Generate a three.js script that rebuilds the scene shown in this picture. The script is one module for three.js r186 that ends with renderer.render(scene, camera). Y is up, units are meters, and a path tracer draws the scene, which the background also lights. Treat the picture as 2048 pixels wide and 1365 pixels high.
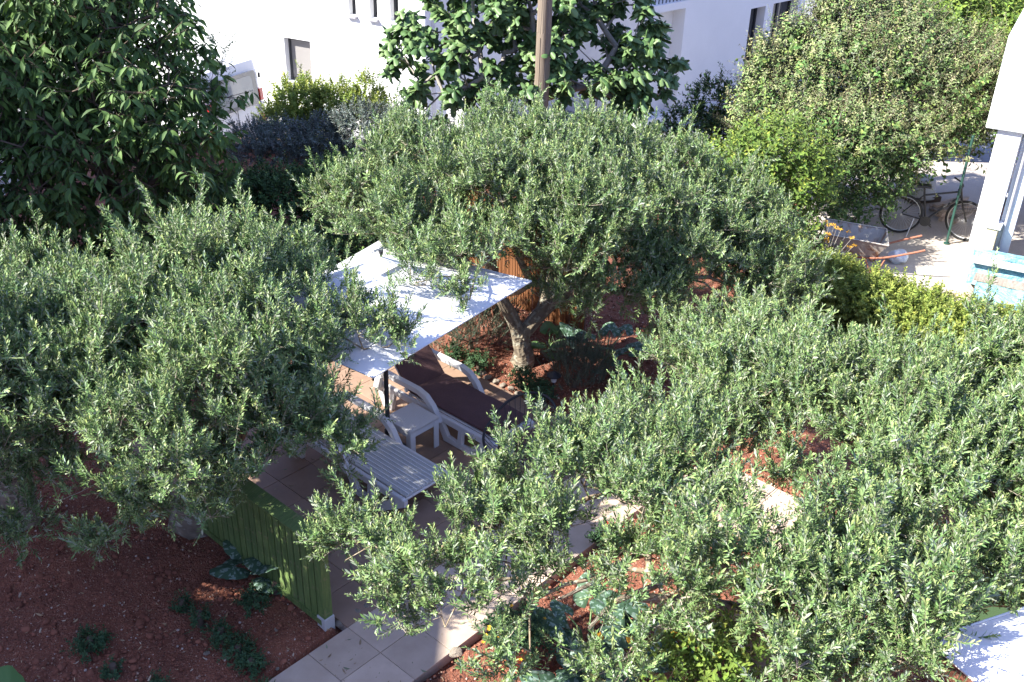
import * as THREE from 'three';
import { mergeGeometries } from 'three/addons/utils/BufferGeometryUtils.js';
import { RoundedBoxGeometry } from 'three/addons/geometries/RoundedBoxGeometry.js';

// ---------- camera, sky, sun, exposure ----------
const scene = new THREE.Scene();
const camera = new THREE.PerspectiveCamera(36.34, 1024 / 682, 0.1, 2000);
camera.position.set(0, 6.9, 0);
camera.rotation.set(THREE.MathUtils.degToRad(-29.1), 0, THREE.MathUtils.degToRad(1.65), 'XYZ');
const SUN_EL = THREE.MathUtils.degToRad(41);
const sunDir = new THREE.Vector3(-0.943 * Math.cos(SUN_EL), Math.sin(SUN_EL), 0.333 * Math.cos(SUN_EL)).normalize();
{ // clear spring sky, paler towards the horizon and round the sun
  const W = 512, H = 256, d = new Float32Array(W * H * 4), v = new THREE.Vector3();
  for (let j = 0; j < H; j++) for (let i = 0; i < W; i++) {
    const up = ((j + 0.5) / H - 0.5) * Math.PI, az = ((i + 0.5) / W - 0.5) * 2 * Math.PI, o = (j * W + i) * 4;
    v.set(Math.cos(az) * Math.cos(up), Math.sin(up), Math.sin(az) * Math.cos(up));
    const h = Math.pow(1 - Math.max(0, v.y), 2.2), c = Math.max(0, v.dot(sunDir)), g = 0.16 * Math.pow(c, 6) + 0.5 * Math.pow(c, 60);
    const low = v.y < 0 ? 0.55 : 1;
    d[o] = (0.12 + 0.175 * h + g) * low; d[o + 1] = (0.18 + 0.185 * h + g * 0.96) * low; d[o + 2] = (0.42 + 0.18 * h + g * 0.88) * low; d[o + 3] = 1;
  }
  const t = new THREE.DataTexture(d, W, H, THREE.RGBAFormat, THREE.FloatType); t.mapping = THREE.EquirectangularReflectionMapping; t.magFilter = t.minFilter = THREE.LinearFilter; t.needsUpdate = true;
  scene.background = t; scene.environment = t;
}
const sun = new THREE.DirectionalLight(new THREE.Color(1, 0.97, 0.9), 4.9);
sun.name = 'sun';
sun.position.copy(sunDir).multiplyScalar(60).add(new THREE.Vector3(0, 0, -12));
sun.target.position.set(0, 0, -12);
sun.castShadow = true;
sun.shadow.mapSize.set(4096, 4096);
Object.assign(sun.shadow.camera, { left: -25, right: 25, top: 25, bottom: -25, near: 1, far: 140 });
scene.add(sun, sun.target);
const renderer = new THREE.WebGLRenderer({ antialias: true });
renderer.toneMapping = THREE.LinearToneMapping;
renderer.toneMappingExposure = 3.15;
renderer.shadowMap.enabled = true;

// ---------- helpers ----------
const V = (x, y, z) => new THREE.Vector3(x, y, z);
const UP = V(0, 1, 0);
const rng = (s) => () => { s = (s + 0x6d2b79f5) | 0; let t = Math.imul(s ^ (s >>> 15), 1 | s); t = (t + Math.imul(t ^ (t >>> 7), 61 | t)) ^ t; return ((t ^ (t >>> 14)) >>> 0) / 4294967296; };
const lerp = THREE.MathUtils.lerp, clamp = THREE.MathUtils.clamp, sst = THREE.MathUtils.smoothstep;
const deg = THREE.MathUtils.degToRad;
const rgb = (r, g, b) => new THREE.Color().setRGB(r, g, b);
const names = new Map();
function numbered(n) { const k = names.get(n) ?? 0; names.set(n, k + 1); return k ? n + '_' + String(k).padStart(3, '0') : n; }
function tag(o, label, category, group) { o.userData.label = label; o.userData.category = category; if (group) o.userData.group = group; return o; }
function thing(name, label, category, p = [0, 0, 0], ry = 0, group) {
  const o = new THREE.Group(); o.name = numbered(name); o.position.set(...p); o.rotation.y = ry; scene.add(o);
  return tag(o, label, category, group);
}
function part(parent, name, g, m, label) {
  const o = new THREE.Mesh(g, m); o.name = name; o.castShadow = o.receiveShadow = true; parent.add(o);
  if (label) o.userData.label = label;
  return o;
}
function structure(name, g, m) { const o = part(scene, numbered(name), g, m); o.userData.kind = 'structure'; return o; }
function clean(g) { const r = g.index ? g.toNonIndexed() : g.clone(); for (const k of Object.keys(r.attributes)) if (!['position', 'normal', 'uv'].includes(k)) r.deleteAttribute(k); if (!r.attributes.uv) r.setAttribute('uv', new THREE.Float32BufferAttribute(new Float32Array(r.attributes.position.count * 2), 2)); return r; }
const join = (list) => mergeGeometries(list.map(clean));
function move(g, x = 0, y = 0, z = 0, rx = 0, ry = 0, rz = 0) { g.applyMatrix4(new THREE.Matrix4().compose(V(x, y, z), new THREE.Quaternion().setFromEuler(new THREE.Euler(rx, ry, rz)), V(1, 1, 1))); return g; }
const box = (w, h, d, x = 0, y = 0, z = 0, rx = 0, ry = 0, rz = 0) => move(new THREE.BoxGeometry(w, h, d), x, y, z, rx, ry, rz);
const rbox = (w, h, d, r, x = 0, y = 0, z = 0, rx = 0, ry = 0, rz = 0) => move(new RoundedBoxGeometry(w, h, d, 2, r), x, y, z, rx, ry, rz);
// box whose uv are metres, so that grain keeps its size
function ubox(w, h, d, x = 0, y = 0, z = 0, rx = 0, ry = 0, rz = 0) {
  const g = new THREE.BoxGeometry(w, h, d), p = g.attributes.position, n = g.attributes.normal, uv = g.attributes.uv;
  for (let i = 0; i < p.count; i++) {
    if (Math.abs(n.getY(i)) > 0.5) uv.setXY(i, p.getX(i) + x, p.getZ(i) + z);
    else if (Math.abs(n.getX(i)) > 0.5) uv.setXY(i, p.getZ(i) + z, p.getY(i) + y);
    else uv.setXY(i, p.getX(i) + x, p.getY(i) + y);
  }
  return move(g, x, y, z, rx, ry, rz);
}
const cyl = (r0, r1, h, x = 0, y = 0, z = 0, seg = 16, rx = 0, ry = 0, rz = 0) => move(new THREE.CylinderGeometry(r1, r0, h, seg), x, y, z, rx, ry, rz);
const tube = (pts, r, seg = 24, rad = 8, closed = false, tension = 0.5) => new THREE.TubeGeometry(new THREE.CatmullRomCurve3(pts.map((p) => (p.isVector3 ? p : V(...p))), closed, 'catmullrom', tension), seg, r, rad, closed);
// tapered limb with knots: list of [x,y,z,r]
function limb(pts, seg = 14, rad = 10, rough = 0, seed = 1, perMetre = 10) {
  const R = rng(seed), curve = new THREE.CatmullRomCurve3(pts.map((p) => V(p[0], p[1], p[2]))), n = Math.max(3, Math.ceil(curve.getLength() * perMetre));
  const fr = curve.computeFrenetFrames(n), pos = [], uv = [], idx = [], ph = [R() * 6, R() * 6, R() * 6], len = curve.getLength();
  for (let i = 0; i <= n; i++) {
    const t = i / n, c = curve.getPoint(t), k = t * (pts.length - 1), a = Math.min(pts.length - 2, Math.floor(k)), r = lerp(pts[a][3], pts[a + 1][3], k - a);
    for (let j = 0; j <= rad; j++) {
      const an = (j / rad) * Math.PI * 2, b = 1 + rough * (0.5 * Math.sin(an * 3 + ph[0] + t * 5) + 0.35 * Math.sin(an * 5 + ph[1] - t * 9) + 0.4 * Math.sin(an * 2 + t * 13 + ph[2]) * Math.sin(t * 7 + ph[1]));
      const q = c.clone().addScaledVector(fr.normals[i], Math.cos(an) * r * b).addScaledVector(fr.binormals[i], Math.sin(an) * r * b);
      pos.push(q.x, q.y, q.z); uv.push(j / rad, t * len);
      if (i < n && j < rad) { const A = i * (rad + 1) + j, B = A + rad + 1; idx.push(A, A + 1, B, B, A + 1, B + 1); }
    }
  }
  const g = new THREE.BufferGeometry(); g.setAttribute('position', new THREE.Float32BufferAttribute(pos, 3)); g.setAttribute('uv', new THREE.Float32BufferAttribute(uv, 2)); g.setIndex(idx); g.computeVertexNormals(); return g;
}

// ---------- procedural textures ----------
const hash = (x, y, s) => { let h = Math.imul(x, 374761393) + Math.imul(y, 668265263) + Math.imul(s, 2147483647 ^ 0x5bd1e995); h = Math.imul(h ^ (h >>> 13), 1274126177); return ((h ^ (h >>> 16)) >>> 0) / 4294967296; };
function vnoise(x, y, per, s) {
  const ix = Math.floor(x), iy = Math.floor(y), fx = x - ix, fy = y - iy, m = (a) => ((a % per) + per) % per, u = fx * fx * (3 - 2 * fx), v = fy * fy * (3 - 2 * fy);
  return lerp(lerp(hash(m(ix), m(iy), s), hash(m(ix + 1), m(iy), s), u), lerp(hash(m(ix), m(iy + 1), s), hash(m(ix + 1), m(iy + 1), s), u), v);
}
function fbm(u, v, f, oct, s) { let a = 0, w = 0.5, n = 0; for (let i = 0; i < oct; i++) { a += w * vnoise(u * f, v * f, f, s + i); n += w; w *= 0.55; f *= 2; } return a / n; }
function texture(n, fn, srgb = true, m = n) {
  const d = new Uint8Array(n * m * 4), c = new THREE.Color();
  for (let y = 0; y < m; y++) for (let x = 0; x < n; x++) {
    const o = (y * n + x) * 4, v = fn(x / n, y / m);
    if (srgb) { c.setRGB(v[0], v[1], v[2]).convertLinearToSRGB(); d[o] = clamp(c.r, 0, 1) * 255; d[o + 1] = clamp(c.g, 0, 1) * 255; d[o + 2] = clamp(c.b, 0, 1) * 255; } else d[o] = d[o + 1] = d[o + 2] = clamp(v, 0, 1) * 255;
    d[o + 3] = 255;
  }
  const t = new THREE.DataTexture(d, n, m); t.wrapS = t.wrapT = THREE.RepeatWrapping; t.magFilter = THREE.LinearFilter; t.minFilter = THREE.LinearMipmapLinearFilter; t.generateMipmaps = true; t.needsUpdate = true;
  if (srgb) t.colorSpace = THREE.SRGBColorSpace;
  return t;
}
const rep = (t, x, y = x) => { const c = t.clone(); c.repeat.set(x, y); c.needsUpdate = true; return c; };
const mix3 = (a, b, t) => [lerp(a[0], b[0], t), lerp(a[1], b[1], t), lerp(a[2], b[2], t)];
const T = {};
T.soil = texture(1024, (u, v) => {
  const a = fbm(u, v, 6, 5, 11), b = fbm(u, v, 64, 3, 23), s = vnoise(u * 170, v * 170, 170, 31), k = vnoise(u * 300, v * 300, 300, 37);
  let c = mix3([0.12, 0.04, 0.023], [0.29, 0.105, 0.058], clamp(a * 0.6 + b * 0.7 - 0.15, 0, 1));
  if (s > 0.86) c = mix3(c, [0.42, 0.24, 0.16], 0.7); if (k > 0.91) c = mix3(c, [0.55, 0.45, 0.36], 0.8); if (s < 0.1) c = mix3(c, [0.06, 0.02, 0.012], 0.7);
  return c;
});
T.soilB = texture(1024, (u, v) => 0.5 * fbm(u, v, 32, 5, 23) + 0.5 * fbm(u, v, 128, 3, 29), false);
T.concrete = texture(1024, (u, v) => mix3([0.34, 0.29, 0.245], [0.56, 0.5, 0.43], clamp(fbm(u, v, 4, 6, 41) * 0.9 + 0.35 * vnoise(u * 256, v * 256, 256, 43) - 0.2, 0, 1)));
T.asphalt = texture(512, (u, v) => mix3([0.2, 0.2, 0.21], [0.36, 0.355, 0.35], clamp(fbm(u, v, 5, 5, 47) + 0.4 * (vnoise(u * 200, v * 200, 200, 48) - 0.5), 0, 1)));
T.tile = texture(512, (u, v) => mix3([0.52, 0.4, 0.305], [0.64, 0.51, 0.4], clamp(fbm(u, v, 4, 6, 51) * 1.3 - 0.2 + 0.2 * (vnoise(u * 120, v * 120, 120, 53) - 0.5), 0, 1)));
T.bark = texture(512, (u, v) => { const c = fbm(u, v, 8, 5, 61), f = vnoise(u * 26, v * 9, 26, 62), l = fbm(u, v, 12, 4, 66); let k = mix3([0.075, 0.058, 0.042], [0.28, 0.225, 0.155], clamp(c * 0.8 + f * 0.55 - 0.2, 0, 1)); if (l > 0.6) k = mix3(k, [0.36, 0.35, 0.27], clamp((l - 0.6) * 8, 0, 0.7)); return k; });
T.barkB = texture(512, (u, v) => 0.5 * fbm(u, v, 16, 4, 63) + 0.5 * vnoise(u * 26, v * 9, 26, 62), false);
T.plaster = texture(512, (u, v) => { const k = 0.9 + 0.1 * fbm(u, v, 4, 6, 71) + 0.03 * (vnoise(u * 220, v * 220, 220, 73) - 0.5); return [0.78 * k, 0.78 * k, 0.775 * k]; });
T.plasterB = texture(512, (u, v) => fbm(u, v, 96, 3, 77), false);
T.wood = texture(512, (u, v) => { const w = fbm(u, v, 3, 4, 81), g = vnoise(u * 60 + w * 3, v * 4, 60, 83), f = vnoise(u * 180, v * 10, 180, 85); return mix3([0.15, 0.118, 0.09], [0.4, 0.335, 0.27], clamp(0.45 * g + 0.35 * f + 0.35 * w - 0.08, 0, 1)); });
T.woodB = texture(512, (u, v) => 0.6 * vnoise(u * 60, v * 4, 60, 83) + 0.4 * vnoise(u * 180, v * 10, 180, 85), false);
T.green = texture(512, (u, v) => { const w = fbm(u, v, 4, 5, 91), g = vnoise(u * 90, v * 5, 90, 93); let c = mix3([0.07, 0.115, 0.032], [0.17, 0.245, 0.07], clamp(w * 0.7 + g * 0.6 - 0.15, 0, 1)); const e = fbm(u, v, 18, 3, 95); if (e > 0.66) c = mix3(c, [0.23, 0.21, 0.1], clamp((e - 0.66) * 6, 0, 0.6)); return c; });
T.reed = texture(512, (u, v) => { const g = vnoise(u * 70, v * 3, 70, 101), f = vnoise(u * 140, v * 8, 140, 103); return mix3([0.11, 0.04, 0.014], [0.33, 0.14, 0.05], clamp(0.6 * g + 0.55 * f - 0.12, 0, 1)); });
T.fabric = texture(512, (u, v) => { const a = vnoise(u * 256, v * 128, 256, 111), k = 0.93 + 0.07 * fbm(u, v, 5, 5, 113) + 0.04 * (a - 0.5); return [0.8 * k, 0.8 * k, 0.79 * k]; });
T.cloth = texture(512, (u, v) => { const a = vnoise(u * 200, v * 60, 200, 121), b = vnoise(u * 60, v * 200, 200, 122), k = 0.8 + 0.4 * (0.5 * a + 0.5 * b - 0.5) + 0.25 * (fbm(u, v, 4, 4, 124) - 0.5); return [0.135 * k, 0.07 * k, 0.068 * k]; });
T.rust = texture(512, (u, v) => { const a = fbm(u, v, 6, 6, 131); let c = mix3([0.34, 0.32, 0.29], [0.5, 0.47, 0.42], a); if (a > 0.53) c = mix3(c, [0.27, 0.14, 0.07], clamp((a - 0.53) * 7, 0, 0.85)); const d = fbm(u, v, 24, 3, 133); if (d > 0.62) c = mix3(c, [0.5, 0.46, 0.4], 0.6); return c; });
T.wrap = texture(512, (u, v) => { const a = fbm(u, v, 5, 6, 141), b = fbm(u, v, 20, 3, 143); return mix3([0.15, 0.36, 0.42], [0.33, 0.53, 0.58], clamp(a * 1.2 - 0.1 + (b > 0.66 ? 0.35 : 0), 0, 1)); });
T.wrapB = texture(512, (u, v) => Math.abs(fbm(u, v, 6, 5, 145) - 0.5) * 4, false);
T.squash = texture(256, (u, v) => { const a = fbm(u, v, 14, 3, 151), an = Math.atan2(v - 0.5, u - 0.5), rib = Math.abs(Math.sin(an * 3.5)); let c = [0.05, 0.105, 0.055]; if (a > 0.5 && rib < 0.8) c = mix3(c, [0.24, 0.33, 0.27], clamp((a - 0.5) * 9, 0, 0.8)); return c; });
T.stone = texture(256, (u, v) => mix3([0.3, 0.24, 0.18], [0.56, 0.48, 0.38], fbm(u, v, 6, 5, 161)));

const std = (o) => new THREE.MeshStandardMaterial(o);
const phy = (o) => new THREE.MeshPhysicalMaterial(o);
const M = {
  soil: std({ map: rep(T.soil, 0.6), bumpMap: rep(T.soilB, 0.6), bumpScale: 0.03, roughness: 1, vertexColors: true }),
  concrete: std({ map: rep(T.concrete, 0.35), roughness: 0.92, bumpMap: rep(T.soilB, 0.8), bumpScale: 0.004 }),
  asphalt: std({ map: rep(T.asphalt, 0.3), roughness: 0.95 }),
  tiles: [0, 1, 2, 3].map((i) => std({ map: (() => { const t = rep(T.tile, 0.9); t.offset.set(i * 0.23, i * 0.41); return t; })(), color: rgb(1 - 0.06 * i, 1 - 0.062 * i, 1 - 0.066 * i), roughness: 0.55 })),
  terraceShadeTiles: [0, 1, 2, 3].map((i) => std({ map: (() => { const t = rep(T.tile, 0.9); t.offset.set(i * 0.31, i * 0.17); return t; })(), color: rgb(0.56 - 0.035 * i, 0.47 - 0.035 * i, 0.42 - 0.035 * i), roughness: 0.6 })),  // same tile as the paths, darkened: the terrace shade is in the colour
  bark: std({ map: rep(T.bark, 1, 1.6), bumpMap: rep(T.barkB, 1, 1.6), bumpScale: 0.03, roughness: 0.95 }),
  bough: std({ map: rep(T.bark, 1, 1), color: rgb(1.25, 1.2, 1.1), roughness: 0.92 }),
  twig: std({ color: rgb(0.36, 0.31, 0.23), roughness: 0.9 }),
  twigDark: std({ color: rgb(0.1, 0.072, 0.05), roughness: 0.9 }),
  twigGrey: std({ color: rgb(0.3, 0.27, 0.23), roughness: 0.9 }),
  plaster: std({ map: rep(T.plaster, 0.4), bumpMap: rep(T.plasterB, 1), bumpScale: 0.003, roughness: 0.95 }),
  frame: std({ color: rgb(0.035, 0.037, 0.042), roughness: 0.5 }),
  glass: phy({ color: rgb(0.02, 0.024, 0.03), roughness: 0.04, clearcoat: 1, clearcoatRoughness: 0.02 }),
  blind: std({ color: rgb(0.24, 0.225, 0.215), roughness: 0.85 }),
  sill: std({ color: rgb(0.4, 0.39, 0.41), roughness: 0.7 }),
  white: phy({ color: rgb(0.72, 0.72, 0.71), roughness: 0.42, clearcoat: 0.2, clearcoatRoughness: 0.4 }),
  plastic: std({ color: rgb(0.62, 0.61, 0.6), roughness: 0.5 }),
  plasticGrey: std({ color: rgb(0.44, 0.44, 0.42), roughness: 0.6 }),
  black: std({ color: rgb(0.02, 0.02, 0.022), roughness: 0.5 }),
  rubber: std({ color: rgb(0.022, 0.022, 0.022), roughness: 0.85 }),
  steel: std({ color: rgb(0.5, 0.5, 0.5), roughness: 0.35, metalness: 0.9 }),
  wood: std({ map: rep(T.wood, 1.2), bumpMap: rep(T.woodB, 1.2), bumpScale: 0.006, roughness: 0.9 }),
  pole: std({ map: rep(T.wood, 1, 0.25), color: rgb(0.74, 0.7, 0.66), bumpMap: rep(T.woodB, 1, 0.25), bumpScale: 0.012, roughness: 0.92 }),
  green: std({ map: rep(T.green, 1.4, 1.4), bumpMap: rep(T.woodB, 1.4), bumpScale: 0.004, roughness: 0.75 }),
  green2: std({ map: (() => { const t = rep(T.green, 1.4, 1.4); t.offset.set(0.37, 0.61); return t; })(), color: rgb(0.85, 0.88, 0.8), bumpMap: rep(T.woodB, 1.4), bumpScale: 0.004, roughness: 0.75 }),
  green3: std({ map: (() => { const t = rep(T.green, 1.4, 1.4); t.offset.set(0.71, 0.23); return t; })(), color: rgb(1.15, 1.1, 1.05), bumpMap: rep(T.woodB, 1.4), bumpScale: 0.004, roughness: 0.75 }),
  reed: std({ map: rep(T.reed, 2, 1), roughness: 0.9 }),
  fabric: phy({ map: rep(T.fabric, 1.2), roughness: 0.9, transmission: 0.12, side: THREE.DoubleSide }),
  cloth: std({ map: rep(T.cloth, 2.5), bumpMap: rep(T.woodB, 5), bumpScale: 0.002, roughness: 0.95 }),
  rust: std({ map: rep(T.rust, 1.4), roughness: 0.75, metalness: 0.25, side: THREE.DoubleSide }),
  rustRed: std({ color: rgb(0.3, 0.12, 0.07), roughness: 0.8 }),
  wrap: std({ map: rep(T.wrap, 0.8), bumpMap: rep(T.wrapB, 0.8), bumpScale: 0.03, roughness: 0.45 }),
  card: std({ color: rgb(0.6, 0.44, 0.26), roughness: 0.9 }),
  paleWood: std({ map: rep(T.wood, 1, 1), color: rgb(1.7, 1.6, 1.5), roughness: 0.85 }),
  terracotta: std({ color: rgb(0.48, 0.17, 0.085), roughness: 0.85 }),
  stone: std({ map: rep(T.stone, 2), roughness: 0.95, bumpMap: rep(T.soilB, 1), bumpScale: 0.02 }),
  rubble: std({ map: rep(T.stone, 1), color: rgb(0.62, 0.5, 0.42), roughness: 0.95, bumpMap: rep(T.soilB, 1), bumpScale: 0.02 }),
  tail: phy({ color: rgb(0.4, 0.012, 0.012), roughness: 0.15, clearcoat: 1 }),
  lampClear: phy({ color: rgb(0.6, 0.6, 0.6), roughness: 0.15, clearcoat: 1 }),
  greenMetal: std({ color: rgb(0.022, 0.07, 0.055), roughness: 0.5 }),
  beige: std({ color: rgb(0.56, 0.47, 0.3), roughness: 0.9 }),
  bag: phy({ color: rgb(0.75, 0.78, 0.82), roughness: 0.35, transmission: 0.2, side: THREE.DoubleSide }),
};
const FRAME = deg(-41.5);                                    // the terrace's own axes: u runs away to the right, v to the right and nearer
const uv2 = (u, v, h = 0) => [v * 0.749 + u * 0.663, h, v * 0.663 - u * 0.749];
// ---------- leaves, shoots, bushes and trees ----------
class Leafy {                                                // collects leaf blades and stems with vertex colours
  constructor() { this.p = []; this.c = []; this.u = []; this.i = []; }
  v(q, c, uu = 0, vv = 0) { this.p.push(q.x, q.y, q.z); this.c.push(c[0], c[1], c[2]); this.u.push(uu, vv); return this.p.length / 3 - 1; }
  leaf(base, dir, nrm, len, wid, col, { droop = 0.15, fold = 0.25, widths = [1], petiole = 0 } = {}) {
    dir = dir.clone().normalize(); const side = V(0, 0, 0).crossVectors(dir, nrm).normalize(), n = V(0, 0, 0).crossVectors(side, dir).normalize();
    const at = (t, s) => base.clone().addScaledVector(dir, len * (petiole + t * (1 - petiole))).addScaledVector(n, -droop * len * t * t + Math.abs(s) * fold * wid).addScaledVector(side, s * wid * 0.5);
    const k = widths.length, b = this.v(at(0, 0), col);
    let prev = null;
    for (let j = 0; j < k; j++) {
      const t = (j + 1) / (k + 1), w = widths[j], a = this.v(at(t, -w), col), m = this.v(at(t, 0), col), z = this.v(at(t, w), col);
      if (!prev) this.i.push(b, m, a, b, z, m); else this.i.push(prev[0], prev[1], a, a, prev[1], m, prev[1], prev[2], m, m, prev[2], z);
      prev = [a, m, z];
    }
    const tip = this.v(at(1, 0), col); this.i.push(prev[0], prev[1], tip, prev[1], prev[2], tip);
    if (petiole) this.stem([base, base.clone().addScaledVector(dir, len * petiole)], len * 0.008 + 0.0012, [0.16, 0.14, 0.06], 3);
  }
  stem(pts, r, col, rad = 3, r1 = r * 0.6) {
    for (let s = 0; s < pts.length - 1; s++) {
      const a = pts[s], b = pts[s + 1], d = b.clone().sub(a).normalize(), x = V(0, 0, 0).crossVectors(d, Math.abs(d.y) > 0.9 ? V(1, 0, 0) : UP).normalize(), y = V(0, 0, 0).crossVectors(d, x), A = [], B = [];
      const ra = lerp(r, r1, s / (pts.length - 1)), rb = lerp(r, r1, (s + 1) / (pts.length - 1));
      for (let j = 0; j < rad; j++) { const an = (j / rad) * Math.PI * 2, o = x.clone().multiplyScalar(Math.cos(an)).addScaledVector(y, Math.sin(an)); A.push(this.v(a.clone().addScaledVector(o, ra), col)); B.push(this.v(b.clone().addScaledVector(o, rb), col)); }
      for (let j = 0; j < rad; j++) { const k = (j + 1) % rad; this.i.push(A[j], B[j], A[k], A[k], B[j], B[k]); }
    }
  }
  geo() { const g = new THREE.BufferGeometry(); g.setAttribute('position', new THREE.Float32BufferAttribute(this.p, 3)); g.setAttribute('color', new THREE.Float32BufferAttribute(this.c, 3)); g.setAttribute('uv', new THREE.Float32BufferAttribute(this.u, 2)); g.setIndex(this.i); g.computeVertexNormals(); return g; }
}
const leafMat = (rough = 0.5, through = 0, spec = 1) => phy({ vertexColors: true, roughness: rough, transmission: through, specularIntensity: spec, side: THREE.DoubleSide });
const M_OLIVE = leafMat(0.55, 0, 0.55), M_SOFT = leafMat(0.85, 0.35, 0.6), M_LEATHER = leafMat(0.45, 0, 0.6), M_MATT = leafMat(0.7, 0, 0.5);
const pick = (R, list) => list[Math.floor(R() * list.length)];
const dirRand = (R) => { const z = R() * 2 - 1, a = R() * Math.PI * 2, s = Math.sqrt(1 - z * z); return V(s * Math.cos(a), z, s * Math.sin(a)); };
const jit = (R, c, k = 0.15) => { const b = 1 + (R() - 0.5) * 2 * k; return [c[0] * b * (1 + (R() - 0.5) * k), c[1] * b, c[2] * b * (1 + (R() - 0.5) * k)]; };
// a shoot: stem along +y with leaves set along it
function shoot(seed, o) {
  const R = rng(seed), L = new Leafy(), len = o.len * (0.8 + R() * 0.4), n = Math.round(len / o.gap), bend = V((R() - 0.5), 0, (R() - 0.5)).multiplyScalar(o.bend ?? 0.25);
  const at = (t) => V(bend.x * t * t * len, t * len, bend.z * t * t * len), pts = [0, 0.33, 0.66, 1].map(at);
  L.stem(pts, o.stem, o.stemCol, 3, o.stem * 0.4);
  let az = R() * 6;
  for (let i = 0; i < n; i++) {
    const t = (o.bare ?? 0.08) + (1 - (o.bare ?? 0.08)) * (i / (n - 1)), p = at(t), d = at(Math.min(1, t + 0.05)).sub(at(t - 0.05)).normalize(), pair = o.pair ?? 2;
    az += pair === 2 ? Math.PI / 2 + (R() - 0.5) * 0.6 : 2.4;
    for (let k = 0; k < pair; k++) {
      if (R() < (o.miss ?? 0.06)) continue;
      const a = az + k * Math.PI, out = V(Math.cos(a), 0, Math.sin(a)), open = deg(lerp(o.open[0], o.open[1], t) + (R() - 0.5) * 24);
      const dir = d.clone().multiplyScalar(Math.cos(open)).addScaledVector(out, Math.sin(open)), nrm = d.clone().multiplyScalar(Math.sin(open)).addScaledVector(out, -Math.cos(open)).addScaledVector(dirRand(R), 0.5);
      if (o.hang) { dir.addScaledVector(UP, -o.hang * (0.6 + R() * 0.8)); nrm.addScaledVector(UP, 0.6); }
      const size = lerp(1, o.tip ?? 0.6, Math.max(0, t - 0.6) / 0.4) * (0.75 + R() * 0.5);
      let col = pick(R, o.cols); if (t > 0.82 && o.tipCol && R() < 0.7) col = o.tipCol;
      L.leaf(p, dir, nrm, o.leaf * size, o.wid * size * (0.85 + R() * 0.3), jit(R, col), { droop: (o.droop ?? 0.1) * (R() * 2 - 0.5), fold: o.fold ?? 0.25, widths: o.widths ?? [1], petiole: o.petiole ?? 0 });
    }
  }
  return L.geo();
}
const shoots = (n, seed, o) => Array.from({ length: n }, (_, i) => shoot(seed + i * 17, o));
const OLIVE = [[0.128, 0.21, 0.068], [0.158, 0.242, 0.088], [0.1, 0.175, 0.051], [0.19, 0.268, 0.112], [0.29, 0.335, 0.23], [0.142, 0.228, 0.076]];
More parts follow.
